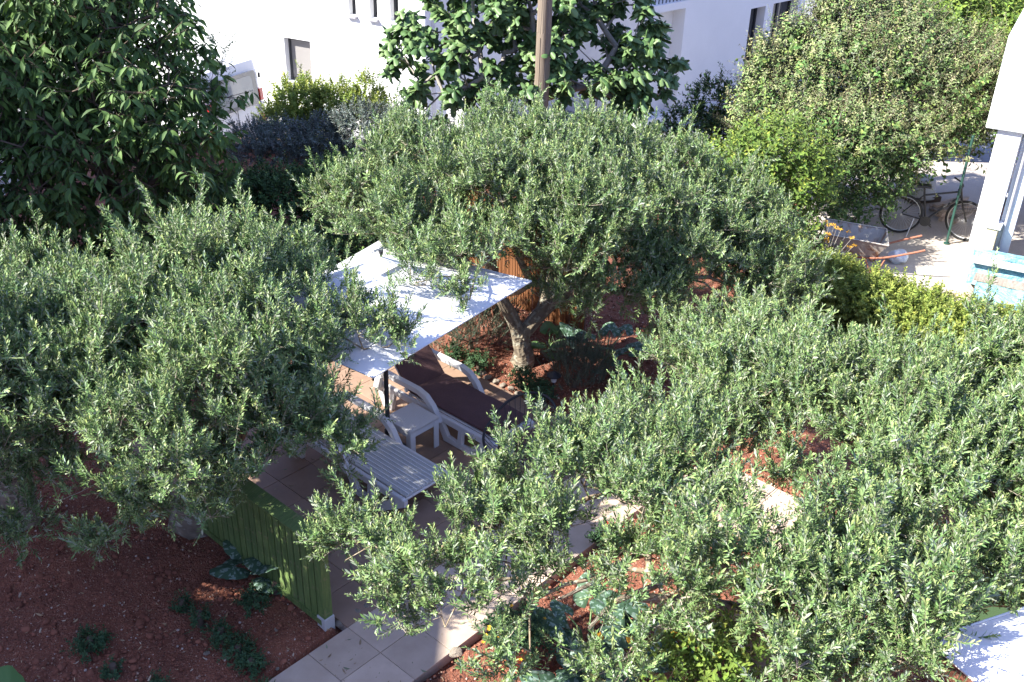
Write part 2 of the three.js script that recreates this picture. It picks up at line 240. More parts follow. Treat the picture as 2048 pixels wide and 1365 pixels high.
const S = {
  olive: shoots(7, 100, { len: 0.21, gap: 0.0145, stem: 0.002, stemCol: [0.3, 0.29, 0.19], leaf: 0.05, wid: 0.0128, open: [58, 22], tip: 0.6, cols: OLIVE, tipCol: [0.29, 0.36, 0.13], widths: [0.8, 1], bend: 0.6, fold: 0.15 }),
  oliveOpen: shoots(6, 170, { len: 0.17, gap: 0.0155, stem: 0.0018, stemCol: [0.3, 0.29, 0.19], leaf: 0.05, wid: 0.0125, open: [75, 38], tip: 0.7, cols: OLIVE, tipCol: [0.29, 0.36, 0.13], widths: [0.8, 1], bend: 1.0, fold: 0.15 }),
  lime: shoots(5, 200, { len: 0.2, gap: 0.02, stem: 0.002, stemCol: [0.2, 0.2, 0.07], leaf: 0.05, wid: 0.026, open: [75, 45], cols: [[0.23, 0.3, 0.045], [0.28, 0.35, 0.06], [0.18, 0.25, 0.04]], tipCol: [0.36, 0.41, 0.08], widths: [0.85, 0.95], bend: 0.4 }),
  limeBig: shoots(5, 230, { len: 0.3, gap: 0.03, stem: 0.003, stemCol: [0.2, 0.2, 0.08], leaf: 0.085, wid: 0.036, open: [70, 40], hang: 0.3, pair: 1, cols: [[0.16, 0.25, 0.035], [0.2, 0.3, 0.045], [0.1, 0.18, 0.028]], tipCol: [0.3, 0.36, 0.05], widths: [0.8, 1, 0.7], bend: 0.4 }),
  tan: shoots(6, 260, { len: 0.27, gap: 0.019, stem: 0.003, stemCol: [0.27, 0.22, 0.15], leaf: 0.05, wid: 0.018, open: [85, 45], hang: 0.55, pair: 1, cols: [[0.17, 0.225, 0.08], [0.21, 0.255, 0.1], [0.125, 0.18, 0.06], [0.26, 0.265, 0.15]], tipCol: [0.29, 0.31, 0.15], widths: [0.9, 0.8], bend: 0.7 }),
  midBroad: shoots(5, 290, { len: 0.25, gap: 0.028, stem: 0.003, stemCol: [0.16, 0.13, 0.07], leaf: 0.065, wid: 0.036, open: [80, 50], hang: 0.5, pair: 1, cols: [[0.09, 0.165, 0.04], [0.12, 0.2, 0.05], [0.065, 0.13, 0.034]], tipCol: [0.2, 0.28, 0.07], widths: [0.9, 1, 0.6], bend: 0.6 }),
  silver: shoots(5, 320, { len: 0.18, gap: 0.017, stem: 0.003, stemCol: [0.17, 0.14, 0.11], leaf: 0.042, wid: 0.016, open: [70, 40], cols: [[0.095, 0.125, 0.1], [0.13, 0.16, 0.135], [0.07, 0.095, 0.075], [0.2, 0.225, 0.205]], widths: [0.9, 0.9], bend: 0.7 }),
  citrus: shoots(5, 350, { len: 0.26, gap: 0.03, stem: 0.003, stemCol: [0.09, 0.12, 0.04], leaf: 0.085, wid: 0.038, open: [65, 35], pair: 1, cols: [[0.04, 0.1, 0.022], [0.055, 0.125, 0.028], [0.03, 0.075, 0.02]], tipCol: [0.16, 0.26, 0.05], widths: [0.8, 1, 0.75], bend: 0.4 }),
  ivy: shoots(4, 380, { len: 0.2, gap: 0.035, stem: 0.003, stemCol: [0.09, 0.07, 0.04], leaf: 0.085, wid: 0.075, open: [85, 70], hang: 0.4, pair: 1, cols: [[0.03, 0.07, 0.03], [0.045, 0.09, 0.04], [0.1, 0.15, 0.1]], widths: [1, 0.8], bend: 0.8 }),
  shade: shoots(4, 410, { len: 0.24, gap: 0.026, stem: 0.003, stemCol: [0.08, 0.09, 0.04], leaf: 0.06, wid: 0.026, open: [70, 40], cols: [[0.055, 0.115, 0.035], [0.075, 0.145, 0.045], [0.045, 0.09, 0.03]], tipCol: [0.12, 0.2, 0.05], widths: [0.9, 0.9], bend: 0.5 }),
  rosemary: shoots(4, 440, { len: 0.3, gap: 0.012, stem: 0.003, stemCol: [0.15, 0.14, 0.09], leaf: 0.028, wid: 0.0045, open: [50, 25], cols: [[0.06, 0.095, 0.06], [0.085, 0.12, 0.08], [0.12, 0.15, 0.11]], widths: [1], bend: 0.35 }),
  weed: shoots(4, 470, { len: 0.09, gap: 0.015, stem: 0.0015, stemCol: [0.1, 0.14, 0.05], leaf: 0.035, wid: 0.018, open: [85, 45], cols: [[0.042, 0.088, 0.038], [0.056, 0.105, 0.042]], widths: [1, 0.8], bend: 0.9 }),
};
const Q0 = new THREE.Quaternion(), Q1 = new THREE.Quaternion();
function instances(parent, name, variants, mat, list, seed, tint = 0.18) {
  const R = rng(seed), byV = variants.map(() => []), m = new THREE.Matrix4(), c = new THREE.Color();
  for (const s of list) byV[Math.floor(R() * variants.length)].push(s);
  byV.forEach((l, i) => {
    if (!l.length) return;
    const o = new THREE.InstancedMesh(variants[i], mat, l.length); o.name = name; o.userData.kind = 'stuff'; o.castShadow = o.receiveShadow = true;
    l.forEach((s, k) => {
      Q0.setFromUnitVectors(UP, s.d.clone().normalize()); Q1.setFromAxisAngle(UP, R() * 6.28); Q0.multiply(Q1);
      m.compose(s.p, Q0, V(s.s, s.s, s.s)); o.setMatrixAt(k, m);
      const b = 1 + (R() - 0.5) * 2 * tint; c.setRGB(b * (1 + (R() - 0.5) * tint * 0.7), b, b * (1 + (R() - 0.5) * tint * 0.7)); o.setColorAt(k, c);
    });
    parent.add(o);
  });
}
// branch skeleton: trunk points, then limbs to the lobes, then twigs to points spread through the lobes
function grow(R, start, centres, points, step = 0.35, arch = 0.12) {
  const nodes = start.map((p, i) => ({ p: p.clone(), up: i - 1, n: 0, d: i * 0.01 }));
  const root = start[start.length - 1], fork = nodes.length - 1;
  const reach = (q, bias) => {
    let best = fork, bd = 1e9;
    for (let i = fork; i < nodes.length; i++) { const d = nodes[i].p.distanceTo(q) + bias * nodes[i].d; if (d < bd) { bd = d; best = i; } }
    const a = nodes[best].p, L = a.distanceTo(q), k = Math.max(1, Math.ceil(L / step)); let up = best;
    for (let j = 1; j <= k; j++) {
      const t = j / k, p = a.clone().lerp(q, t); p.y += Math.sin(t * Math.PI) * L * arch; if (j < k) p.addScaledVector(dirRand(R), L * 0.06);
      nodes.push({ p, up, n: 0, d: nodes[up].d + L / k }); up = nodes.length - 1;
    }
    return up;
  };
  const far = (a, b) => a.distanceTo(root) - b.distanceTo(root);
  for (const c of centres.slice().sort(far)) reach(c, 0.35);
  const ends = points.slice().sort(far).map((q) => reach(q, 0.12));
  for (let i = nodes.length - 1; i >= 0; i--) { nodes[i].n += 1; if (nodes[i].up >= 0) nodes[nodes[i].up].n += nodes[i].n; }
  return { nodes, ends, fork };
}
function branchMesh(sk, r0 = 0.0036, pw = 0.47, rmax = 0.09) {
  const L = new Leafy(), col = [1, 1, 1], rad = (n) => Math.min(rmax, r0 * Math.pow(n.n, pw));
  for (let i = sk.fork + 1; i < sk.nodes.length; i++) { const n = sk.nodes[i], u = sk.nodes[n.up], r = rad(n); L.stem([u.p, n.p], Math.min(rad(u), r * 1.35), col, r > 0.02 ? 7 : r > 0.008 ? 5 : 4, r); }
  const g = L.geo(); g.deleteAttribute('color');
  const p = g.attributes.position, uv = g.attributes.uv; for (let i = 0; i < p.count; i++) uv.setXY(i, (p.getX(i) + p.getZ(i)) * 2, p.getY(i) * 2);
  return g;
}
function scatter(R, lobes, per, flat = 0.72) {               // points through a set of lobes, fuller towards the outside
  const out = [];
  for (const [x, y, z, r, d] of lobes) { const n = Math.max(2, Math.round(per * d * r * r)); for (let i = 0; i < n; i++) { const q = dirRand(R), k = r * Math.pow(0.25 + 0.75 * R(), 0.5); out.push(V(x + q.x * k, y + q.y * k * flat, z + q.z * k)); } }
  return out;
}
function oliveTree(label, trunk, lobes, o = {}) {
  const R = rng(o.seed ?? 7), b = trunk[0], t = thing('olive_tree', label, 'olive tree', [b[0], 0, b[2]], 0, 'olive trees of the garden');
  const rel = lobes.map(([x, y, z, r, d]) => [x - b[0], y, z - b[2], r, d]), tr = trunk.map(([x, y, z, r]) => [x - b[0], y, z - b[2], r]);
  const cent = rel.map(([x, y, z, r]) => V(x, y - r * 0.25, z)), pts = scatter(R, rel, o.per ?? 54), sk = grow(R, tr.map((p) => V(p[0], p[1], p[2])), cent, pts);
  part(t, 'trunk', limb(tr, 14, 14, o.rough ?? 0.16, (o.seed ?? 7) + 3, 16), M.bark);
  (o.stubs ?? []).forEach((s, i) => part(t, 'limb', limb(s.map(([x, y, z, r]) => [x - b[0], y, z - b[2], r]), 12, 10, 0.14, 50 + i, 16), M.bark));
  part(t, 'branches', branchMesh(sk, 0.0042, 0.43, 0.055), M.bough);
  const tw = new Leafy(), list = [], dark = [], c0 = V(0, 0, 0); cent.forEach((c) => c0.add(c)); c0.multiplyScalar(1 / cent.length);
  for (const e of sk.ends) {
    const q = sk.nodes[e].p, lobeUp = q.y > c0.y - 0.2 ? 1 : 0.4;
    for (let k = 0; k < 6; k++) {
      const out = q.clone().sub(c0).setY(0).normalize(), dir = dirRand(R).multiplyScalar(0.8).addScaledVector(out, 0.35).addScaledVector(UP, 0.85 * lobeUp - 0.15).normalize(), len = 0.16 + R() * 0.24, tip = q.clone().addScaledVector(dir, len);
      if (R() < 0.75) tw.stem([q, q.clone().lerp(tip, 0.55).addScaledVector(dirRand(R), 0.015), tip], 0.0042, [1, 1, 1], 3, 0.002);
      for (let j = 0; j < (o.shoots ?? 8); j++) {
        const s = 0.2 + 0.8 * ((j + R()) / (o.shoots ?? 8)), p = q.clone().lerp(tip, s), low = R() < 0.3;
        const d = dir.clone().multiplyScalar(0.45).addScaledVector(dirRand(R), low ? 0.8 : 0.45).addScaledVector(UP, low ? 0.15 : 1.0);
        (low ? dark : list).push({ p, d, s: 0.65 + R() * R() * 0.8 });
      }
    }
    if (R() < (o.spike ?? 0.5) && q.y > c0.y - 0.1) { const d = UP.clone().addScaledVector(dirRand(R), 0.3).normalize(), n = 2 + Math.floor(R() * 2.5); tw.stem([q, q.clone().addScaledVector(d, n * 0.15)], 0.004, [1, 1, 1], 3, 0.0015); for (let j = 0; j <= n; j++) for (let k = 0; k < 2; k++) list.push({ p: q.clone().addScaledVector(d, j * 0.14 + k * 0.05), d: d.clone().addScaledVector(dirRand(R), 0.3), s: 1.15 - j * 0.07 }); }
  }
  const tg = tw.geo(); tg.deleteAttribute('color'); part(t, 'twigs', tg, M.twig);
  instances(t, 'crown', S.olive, M_OLIVE, list, 5); instances(t, 'crown', S.oliveOpen, M_OLIVE, dark, 6);
  return t;
}
function bush(name, label, category, base, lobes, variants, mat, o = {}) {
  const R = rng(o.seed ?? 9), t = thing(name, label, category, base, 0, o.group), list = [], rel = lobes.map(([x, y, z, r, d, f]) => [x - base[0], y - base[1], z - base[2], r, d ?? 1, f ?? o.flat ?? 0.8]);
  const tops = [];
  for (const [x, y, z, r, d, f] of rel) {
    const n = Math.round((o.per ?? 900) * d * r * r);
    for (let i = 0; i < n; i++) {
      const q = dirRand(R); if (q.y < -0.35 && R() < 0.7) q.y = -q.y; const k = r * Math.pow(0.3 + 0.7 * R(), 0.5) * (1 + (R() - 0.5) * (o.ragged ?? 0.25)), p = V(x + q.x * k, y + q.y * k * f, z + q.z * k);
      if (p.y < 0.02) p.y = 0.02 + R() * 0.1;
      list.push({ p, d: q.clone().multiplyScalar(0.6).addScaledVector(UP, o.up ?? 0.6).addScaledVector(dirRand(R), o.wild ?? 0.5), s: (0.75 + R() * 0.5) * (o.size ?? 1) });
    }
    for (let i = 0; i < (o.spikes ?? 0) * d * r * 4; i++) { const q = dirRand(R); q.y = Math.abs(q.y); const p = V(x + q.x * r, y + q.y * r * f, z + q.z * r), h = 0.15 + R() * (o.spikeLen ?? 0.35); for (let j = 0; j < 5; j++) list.push({ p: p.clone().addScaledVector(UP, (h * j) / 5), d: UP.clone().addScaledVector(dirRand(R), 0.35), s: (0.9 - j * 0.06) * (o.size ?? 1) }); tops.push(p); }
    tops.push(V(x, y, z));
  }
  const sk = grow(R, [V(0, -0.04, 0), V(0, 0.12, 0)], tops, list.filter((_, i) => i % (o.stemEvery ?? 60) === 0).map((s) => s.p), 0.3, 0.02);
  const bm = branchMesh(sk, 0.003, 0.42, 0.035); part(t, 'stems', join([bm, cyl(0.04, 0.03, 0.2, 0, 0.05, 0, 7)]), o.stemMat ?? M.twigDark);
  instances(t, 'foliage', variants, mat, list, (o.seed ?? 9) + 1, o.tint ?? 0.2);
  return t;
}
// broad-leaved tree: the leaves that show largest are parts of their own, the rest is one mass
function leafTree(name, label, category, trunk, lobes, leafGeos, mat, o) {
  const R = rng(o.seed), b = trunk[0], t = thing(name, label, category, [b[0], b[1], b[2]], 0, o.group), rel = lobes.map(([x, y, z, r, d]) => [x - b[0], y - b[1], z - b[2], r, d ?? 1]), tr = trunk.map(([x, y, z, r]) => [x - b[0], y - b[1], z - b[2], r]);
  const pts = scatter(R, rel, o.per, o.flat ?? 0.9), sk = grow(R, tr.map((p) => V(p[0], p[1], p[2])), rel.map(([x, y, z]) => V(x, y, z)), pts, 0.4, 0.05);
  part(t, 'trunk', limb(tr, 12, 12, 0.06, o.seed, 8), o.bark ?? M.bark); part(t, 'branches', branchMesh(sk, o.r0 ?? 0.006, 0.45, tr[tr.length - 1][3] * 0.85), o.branchMat ?? M.twigGrey);
  const list = [], tw = new Leafy();
  for (const e of sk.ends) {
    const q = sk.nodes[e].p, u = sk.nodes[sk.nodes[e].up].p, axis = q.clone().sub(u).normalize().addScaledVector(UP, o.lift ?? 0.3).normalize();
    for (let k = 0; k < (o.twigs ?? 2); k++) {
      const d = axis.clone().addScaledVector(dirRand(R), 0.8).normalize(), len = (o.twig ?? 0.25) * (0.6 + R() * 0.8), tip = q.clone().addScaledVector(d, len); tw.stem([q, tip], 0.005, [1, 1, 1], 3, 0.003);
      const n = o.leaves ?? 6;
      for (let j = 0; j < n; j++) {
        const at = q.clone().lerp(tip, lerp(o.from ?? 0.4, 1, (j + 0.5) / n)), a = j * 2.4 + R(), side = V(Math.cos(a), 0, Math.sin(a)), dir = side.multiplyScalar(1).addScaledVector(d, 0.4).addScaledVector(UP, -(o.hang ?? 0.5) * (0.4 + R() * 1.2)).normalize();
        list.push({ p: at, d: dir, s: 0.7 + R() * 0.55 });
      }
    }
  }
  const tg = tw.geo(); tg.deleteAttribute('color'); part(t, 'twigs', tg, o.twigMat ?? M.twigDark);
  const eye = camera.position.clone().sub(V(b[0], b[1], b[2])), c0 = V(0, 0, 0); rel.forEach(([x, y, z]) => c0.add(V(x, y, z))); c0.multiplyScalar(1 / rel.length);
  const view = eye.clone().sub(c0).normalize(); list.forEach((s) => { const w = s.p.clone().add(t.position).project(camera); s.k = (Math.abs(w.x) < 0.98 && Math.abs(w.y) < 0.98 ? 0 : -50) + s.p.clone().sub(c0).dot(view) + s.s * 0.4; });
  list.sort((x, y) => y.k - x.k);
  // leaf geometry lies along +y with its face to +z; turn +y to the leaf's direction and its face up
  const place = (s, m) => { const y = s.d, up = UP.clone().addScaledVector(dirRand(R), 0.8), x = V(0, 0, 0).crossVectors(y, up).normalize(), z = V(0, 0, 0).crossVectors(x, y); m.makeBasis(x, y, z).scale(V(s.s, s.s, s.s)).setPosition(s.p); return m; };
  const m = new THREE.Matrix4(), shown = list.slice(0, 300), rest = list.slice(300);
  shown.forEach((s) => { const o2 = part(t, 'leaf', pick(R, leafGeos), mat); place(s, m); m.decompose(o2.position, o2.quaternion, o2.scale); });
  const byV = leafGeos.map(() => []); rest.forEach((s) => byV[Math.floor(R() * leafGeos.length)].push(s));
  byV.forEach((l, i) => { const im = new THREE.InstancedMesh(leafGeos[i], mat, l.length); im.name = 'crown'; im.userData.kind = 'stuff'; im.castShadow = im.receiveShadow = true; l.forEach((s, k) => im.setMatrixAt(k, place(s, m))); t.add(im); });
  return t;
}
function blade(seed, len, wid, col, widths, droop, fold) { const L = new Leafy(), R = rng(seed); L.leaf(V(0, 0, 0), UP, V(0, 0, 1), len, wid, jit(R, col, 0.12), { droop, fold, widths, petiole: 0.14 }); return L.geo(); }
function palmate(seed, size, col, lobesN, depth, cup = 0.2, rough = 0.06) {  // fig and squash leaves: a lobed blade on a stalk
  const L = new Leafy(), R = rng(seed), c = jit(R, col, 0.15), n = 30, pet = size * 0.35, ctr = V(0, pet, 0), pts = [], inner = [];
  L.stem([V(0, 0, 0), ctr.clone()], size * 0.018, [0.16, 0.2, 0.06], 4);
  const hub = L.v(ctr, c, 0.5, 0.5);
  for (let i = 0; i <= n; i++) {
    const th = lerp(-2.6, 2.6, i / n), w = 0.5 + 0.5 * Math.cos(th * lobesN * 0.62), r = size * (1 - depth + depth * w) * (0.72 + 0.28 * Math.cos(th * 0.55)) * (1 + (R() - 0.5) * rough), x = Math.sin(th), y = Math.cos(th), lift = 0.05 * size * (w - 0.5);
    const f = (k) => V(x * r * k * 0.85, pet + y * r * k, -cup * size * k * k + lift * k + (R() - 0.5) * rough * size * 0.4);
    inner.push(L.v(f(0.55), c, 0.5 + x * 0.27, 0.5 + y * 0.27)); pts.push(L.v(f(1), c, 0.5 + x * 0.49, 0.5 + y * 0.49));
  }
  for (let i = 0; i < n; i++) L.i.push(hub, inner[i + 1], inner[i], inner[i], inner[i + 1], pts[i], pts[i], inner[i + 1], pts[i + 1]);
  return L.geo();
}
const LOBES = {
  back: [[-1.75,2.2,-11.88,0.62,1], [-1.07,2.45,-12.22,0.75,1], [-0.31,2.6,-12.35,0.75,1], [0.46,2.65,-11.97,0.75,1], [1.25,2.5,-12.36,0.7,1], [1.9,2.3,-12.42,0.75,1], [2.54,2,-12.05,0.75,1], [3.1,1.75,-11.89,0.6,1], [-0.18,2.6,-11.06,0.75,1], [0.55,2.55,-10.86,0.75,1], [1.32,2.25,-11.13,0.75,1], [2.06,1.8,-11.13,0.7,1], [0.86,2,-10.75,0.6,1], [1.54,1.55,-10.94,0.5,0.9], [-0.74,2.45,-10.94,0.7,1], [-1.32,2.35,-10.56,0.45,0.9], [-0.85,2.35,-10.12,0.38,0.6], [-0.36,2.3,-10.01,0.35,0.55], [2.73,1.5,-11.39,0.5,0.9], [0.28,2.3,-10.72,0.45,0.8], [0.66,1.5,-10.85,0.35,0.7], [1.83,1.05,-11.02,0.28,0.5], [3.08,1.55,-11.17,0.45,0.9], [2.56,1.4,-10.66,0.4,0.8], [-0.44,2.2,-9.38,0.22,0.35], [-1.05,2.3,-9.48,0.2,0.45]],
  left: [[-2.71,2.35,-9.26,0.62,1], [-1.65,2.2,-8.76,0.22,0.6], [-3.18,2.3,-9.51,0.55,1], [-3.5,2.2,-8.86,0.62,1], [-2.33,2.2,-9.26,0.5,1], [-2.2,2.15,-9.36,0.45,0.9], [-2.83,2.4,-8.61,0.7,1], [-2.2,2.25,-8.25,0.6,1], [-1.96,2.1,-8.34,0.42,0.9], [-3.06,2.35,-7.84,0.65,1], [-2.47,2.25,-7.53,0.6,1], [-2,2,-7.63,0.5,0.9], [-1.69,1.75,-7.71,0.36,0.8], [-2.82,2.05,-7.05,0.55,0.9], [-2.36,1.8,-7.22,0.5,0.9], [-1.85,1.65,-7.39,0.38,0.8], [-1.44,1.65,-7.56,0.24,0.6], [-3.19,1.6,-6.96,0.4,0.8], [-2.71,1.4,-7.11,0.4,0.7], [-3.22,1.15,-6.73,0.26,0.5], [-1.38,2.15,-8.38,0.18,0.8], [-1.16,2.12,-8.45,0.1,0.6], [-3.54,2,-7.55,0.5,0.8]],
  edge: [[-4.64,2.1,-8.77,0.62,1], [-3.86,2.3,-7.97,0.62,1], [-4.48,2.2,-8.02,0.7,1], [-3.86,2.1,-7.54,0.65,0.9], [-4.71,2.4,-7.65,0.7,1], [-4.21,1.7,-7.35,0.5,0.8], [-4.54,2.1,-7.34,0.7,1], [-4,1.3,-7.39,0.4,0.5], [-4.39,1,-7.34,0.35,0.45], [-4.87,2.4,-7.15,0.8,1], [-4.2,1.8,-8.3,0.55,1], [-3.9,1.6,-8.6,0.5,0.9], [-3.7,1.7,-9.1,0.5,0.9]],
  front: [[0.6,2,-6.63,0.34,0.8], [0.97,2,-7.06,0.42,0.95], [1.41,2,-7.42,0.44,1], [0.17,1.95,-6.3,0.32,0.7], [-0.24,1.85,-6.23,0.3,0.65], [-0.01,1.85,-5.89,0.34,0.6], [-0.6,1.7,-6.02,0.33,0.7], [-0.29,1.75,-5.7,0.3,0.55], [-0.83,1.6,-6.01,0.26,0.65], [0.43,1.95,-5.88,0.3,0.5], [-1.18,1.55,-6.59,0.24,0.7], [-1.26,1.45,-6.28,0.24,0.7], [-0.93,1.5,-5.84,0.28,0.65], [-0.42,1.55,-5.5,0.3,0.6], [0.4,2.05,-6.27,0.42,0.9], [0.86,2.1,-6.48,0.45,1], [1.34,2.1,-6.63,0.42,0.9], [1.03,2.15,-5.89,0.4,0.8], [1.34,2.3,-5.21,0.4,0.85], [1.84,2.35,-5.17,0.5,1], [2.33,2.35,-5.29,0.5,1], [2.73,2.3,-5.26,0.42,0.95], [2.14,2.3,-4.79,0.45,1], [2.58,2.1,-5.08,0.28,0.7], [2.45,2.5,-4.48,0.11,0.7], [2.28,2.4,-4.32,0.17,0.8], [1.79,2.2,-4.54,0.35,0.7], [2.09,2.1,-4.59,0.34,0.8], [0.64,1.9,-5.68,0.32,0.6], [1.01,2,-5.63,0.28,0.6], [0.18,1.7,-5.62,0.3,0.5], [0.19,1.5,-5.33,0.28,0.5], [0.84,1.6,-5.21,0.28,0.4], [1.21,1.9,-5.21,0.26,0.5], [1.4,2.15,-5.96,0.3,0.6]],
  right: [[2.32,1.7,-8.94,0.46,1], [2.85,1.65,-9.52,0.4,0.9], [2.12,1.5,-9.74,0.35,0.7], [2.83,1.75,-8.6,0.5,1], [3.35,1.85,-8.29,0.55,1], [3.87,1.9,-8.06,0.55,1], [4.36,1.95,-7.85,0.55,1], [3.53,2.1,-7.45,0.6,1], [3.05,2.05,-7.66,0.55,1], [2.61,1.9,-7.95,0.5,1], [2.08,1.8,-8.17,0.45,1], [1.79,1.6,-8.93,0.4,0.8], [3.94,2.25,-7.17,0.6,1], [3.29,2.25,-6.72,0.55,1], [3.01,2.2,-6.64,0.38,0.8], [3.6,2.3,-6.34,0.5,0.9], [2.86,2,-7.27,0.25,0.5], [2.95,2.3,-5.84,0.45,0.9], [2.67,2.25,-5.95,0.35,0.7], [2.31,2,-6.68,0.2,0.3], [2.35,1.9,-7.54,0.28,0.5], [1.95,1.9,-7.52,0.32,0.7], [4.48,2.3,-7.51,0.8,1], [3.97,2.3,-6.24,0.6,0.8], [3.44,2.3,-5.65,0.34,0.85], [3.19,2.25,-5.34,0.26,0.7]],
};
// ---------- ground ----------
const inTerrace = (x, z) => { const u = x * 0.663 - z * 0.749, v = x * 0.749 + z * 0.663; return (u > 4.2 && u < 8.3 && v > -9.75 && v < -4.7) || (u > 1.0 && u < 4.5 && v > -5.72 && v < -4.7) || (u > 7.85 && u < 8.9 && v > -4.9 && v < -1.2); };
const YARD = [[4.95, -16.6], [6.05, -13.9], [9.2, -11.2], [16, -11.2], [16, -20.4], [5.6, -20.4]];
const inYard = (x, z) => { let c = false; for (let i = 0, j = YARD.length - 1; i < YARD.length; j = i++) { const [a, b] = YARD[i], [d, e] = YARD[j]; if (b > z !== e > z && x < ((d - a) * (z - b)) / (e - b) + a) c = !c; } return c; };
{
  const axis = (a, b, step, lo, hi) => { const out = []; out.push(lo); for (let v = a - 1, s = 2, k = 1; v > lo; v -= s, s *= 1.7) out.splice(1, 0, v); for (let v = a; v <= b; v += step) out.push(v); for (let v = b + 1, s = 2; v < hi; v += s, s *= 1.7) out.push(v); out.push(hi); return out; };
  const xs = axis(-7.5, 9, 0.06, -300, 300), zs = axis(-20.2, -2.5, 0.065, -300, 300), pos = [], uv = [], col = [], idx = [];
  zs.forEach((z, j) => xs.forEach((x, i) => {
    const n = fbm(x / 64 + 0.5, z / 64 + 0.5, 64, 4, 7), f = vnoise(x * 9 + 900, z * 9 + 900, 4096, 5), g = vnoise(x * 22 + 900, z * 22 + 900, 4096, 6);
    let y = (n - 0.5) * 0.16 + (f - 0.5) * 0.035 + (g - 0.5) * 0.018 + 0.005;
    if (inTerrace(x, z) || inYard(x, z)) y = Math.min(y, -0.05) - 0.03;
    y = lerp(y, -1.52, sst(-z, 20.5, 20.9));
    pos.push(x, y, z); uv.push(x, z);
    const k = 0.72 + 0.55 * fbm(x / 32 + 0.3, z / 32 + 0.7, 32, 3, 19); col.push(k, k * 0.98, k * 0.96);
    if (i && j) { const a = (j - 1) * xs.length + i - 1, b = a + xs.length; idx.push(a, b, a + 1, a + 1, b, b + 1); }
  }));
  const g = new THREE.BufferGeometry(); g.setAttribute('position', new THREE.Float32BufferAttribute(pos, 3)); g.setAttribute('uv', new THREE.Float32BufferAttribute(uv, 2)); g.setAttribute('color', new THREE.Float32BufferAttribute(col, 3)); g.setIndex(idx); g.computeVertexNormals();
  structure('ground', g, M.soil);
}
{ // lower street behind the garden, and the concrete yard on the right
  const g = new THREE.PlaneGeometry(120, 60, 1, 1); g.rotateX(-Math.PI / 2); const p = g.attributes.position; for (let i = 0; i < p.count; i++) g.attributes.uv.setXY(i, p.getX(i), p.getZ(i)); g.translate(0, -1.5, -51);
  structure('street', g, M.asphalt);
  const sh = new THREE.Shape(YARD.map(([x, z]) => new THREE.Vector2(x, -z))), y = new THREE.ExtrudeGeometry(sh, { depth: 0.1, bevelEnabled: false }); y.rotateX(-Math.PI / 2); y.translate(0, -0.08, 0);
  structure('concrete_yard', y, M.concrete);
}
{ // the tiled terrace and its paths, tile by tile
  const R = rng(3), S0 = 0.445, geos = M.tiles.map(() => { const g = new RoundedBoxGeometry(S0 - 0.005, 0.022, S0 - 0.005, 1, 0.003); return g; });
  const pave = (name, list, slabs, mats = M.tiles) => {
    const t = new THREE.Group(); t.name = name; t.userData.kind = 'structure'; t.rotation.y = FRAME; scene.add(t);
    for (const [u0, u1, v0, v1] of slabs) part(t, 'mortar_bed', ubox(v1 - v0, 0.1, u1 - u0, (v0 + v1) / 2, -0.034, -(u0 + u1) / 2), M.concrete);
    for (const [u, v] of list) { const k = Math.floor(R() * 4), o = part(t, 'tile', geos[k], mats[k]); o.position.set(v, 0.0222 + (R() - 0.5) * 0.0016, -u); o.rotation.set((R() - 0.5) * 0.003, 0, (R() - 0.5) * 0.003); }
  };
  const a = [], b = [], c = [];
  for (let i = 0; i < 9; i++) for (let j = 0; j < 11; j++) (j < 9 ? a : b).push([4.256 + S0 * (i + 0.5), -5.65 + S0 * (j - 9 + 0.5)]);
  for (let i = 1; i <= 7; i++) for (let j = 0; j < 2; j++) b.push([4.256 - S0 * (i - 0.5), -5.65 + S0 * (j + 0.5)]);
  for (let i = 0; i < 2; i++) for (let j = 0; j < 7; j++) c.push([7.95 + S0 * (i + 0.5), -4.76 + S0 * (j + 0.5)]);
  pave('terrace', a, [[4.262, 8.255, -9.655, -4.765]], M.terraceShadeTiles); pave('garden_path', b, [[1.15, 4.25, -5.645, -4.765]]); pave('side_path', c, [[7.955, 8.835, -4.755, -1.65]]);
}
// ---------- white house: main block and wing ----------
function slab(w0, w1, h0, h1, holes, depth) {                // wall panel with openings, outer face at z = 0
  const s = new THREE.Shape([V(w0, h0), V(w1, h0), V(w1, h1), V(w0, h1)].map((p) => new THREE.Vector2(p.x, p.y)));
  for (const [a, b, c, d] of holes) s.holes.push(new THREE.Path([[a, c], [a, d], [b, d], [b, c]].map((p) => new THREE.Vector2(...p))));
  return new THREE.ExtrudeGeometry(s, { depth, bevelEnabled: false }).translate(0, 0, -depth);
}
function windowAt(t, [a, b, c, d], z, paneMat, mull = [], sillOut = 0.06) {
  const w = part(t, 'window', join([box(0.06, d - c, 0.07, a + 0.03, (c + d) / 2, z), box(0.06, d - c, 0.07, b - 0.03, (c + d) / 2, z), box(b - a - 0.12, 0.06, 0.07, (a + b) / 2, d - 0.03, z), box(b - a - 0.12, 0.06, 0.07, (a + b) / 2, c + 0.03, z), ...mull.map((x) => box(0.08, d - c - 0.12, 0.066, x, (c + d) / 2, z))]), M.frame);
  part(w, 'pane', box(b - a - 0.12, d - c - 0.12, 0.02, (a + b) / 2, (c + d) / 2, z - 0.01), paneMat);
  if (sillOut) part(w, 'sill', rbox(b - a + 0.08, 0.05, 0.24 + sillOut, 0.008, (a + b) / 2, c - 0.026, z / 2 + sillOut / 2 + 0.02), M.sill);
}
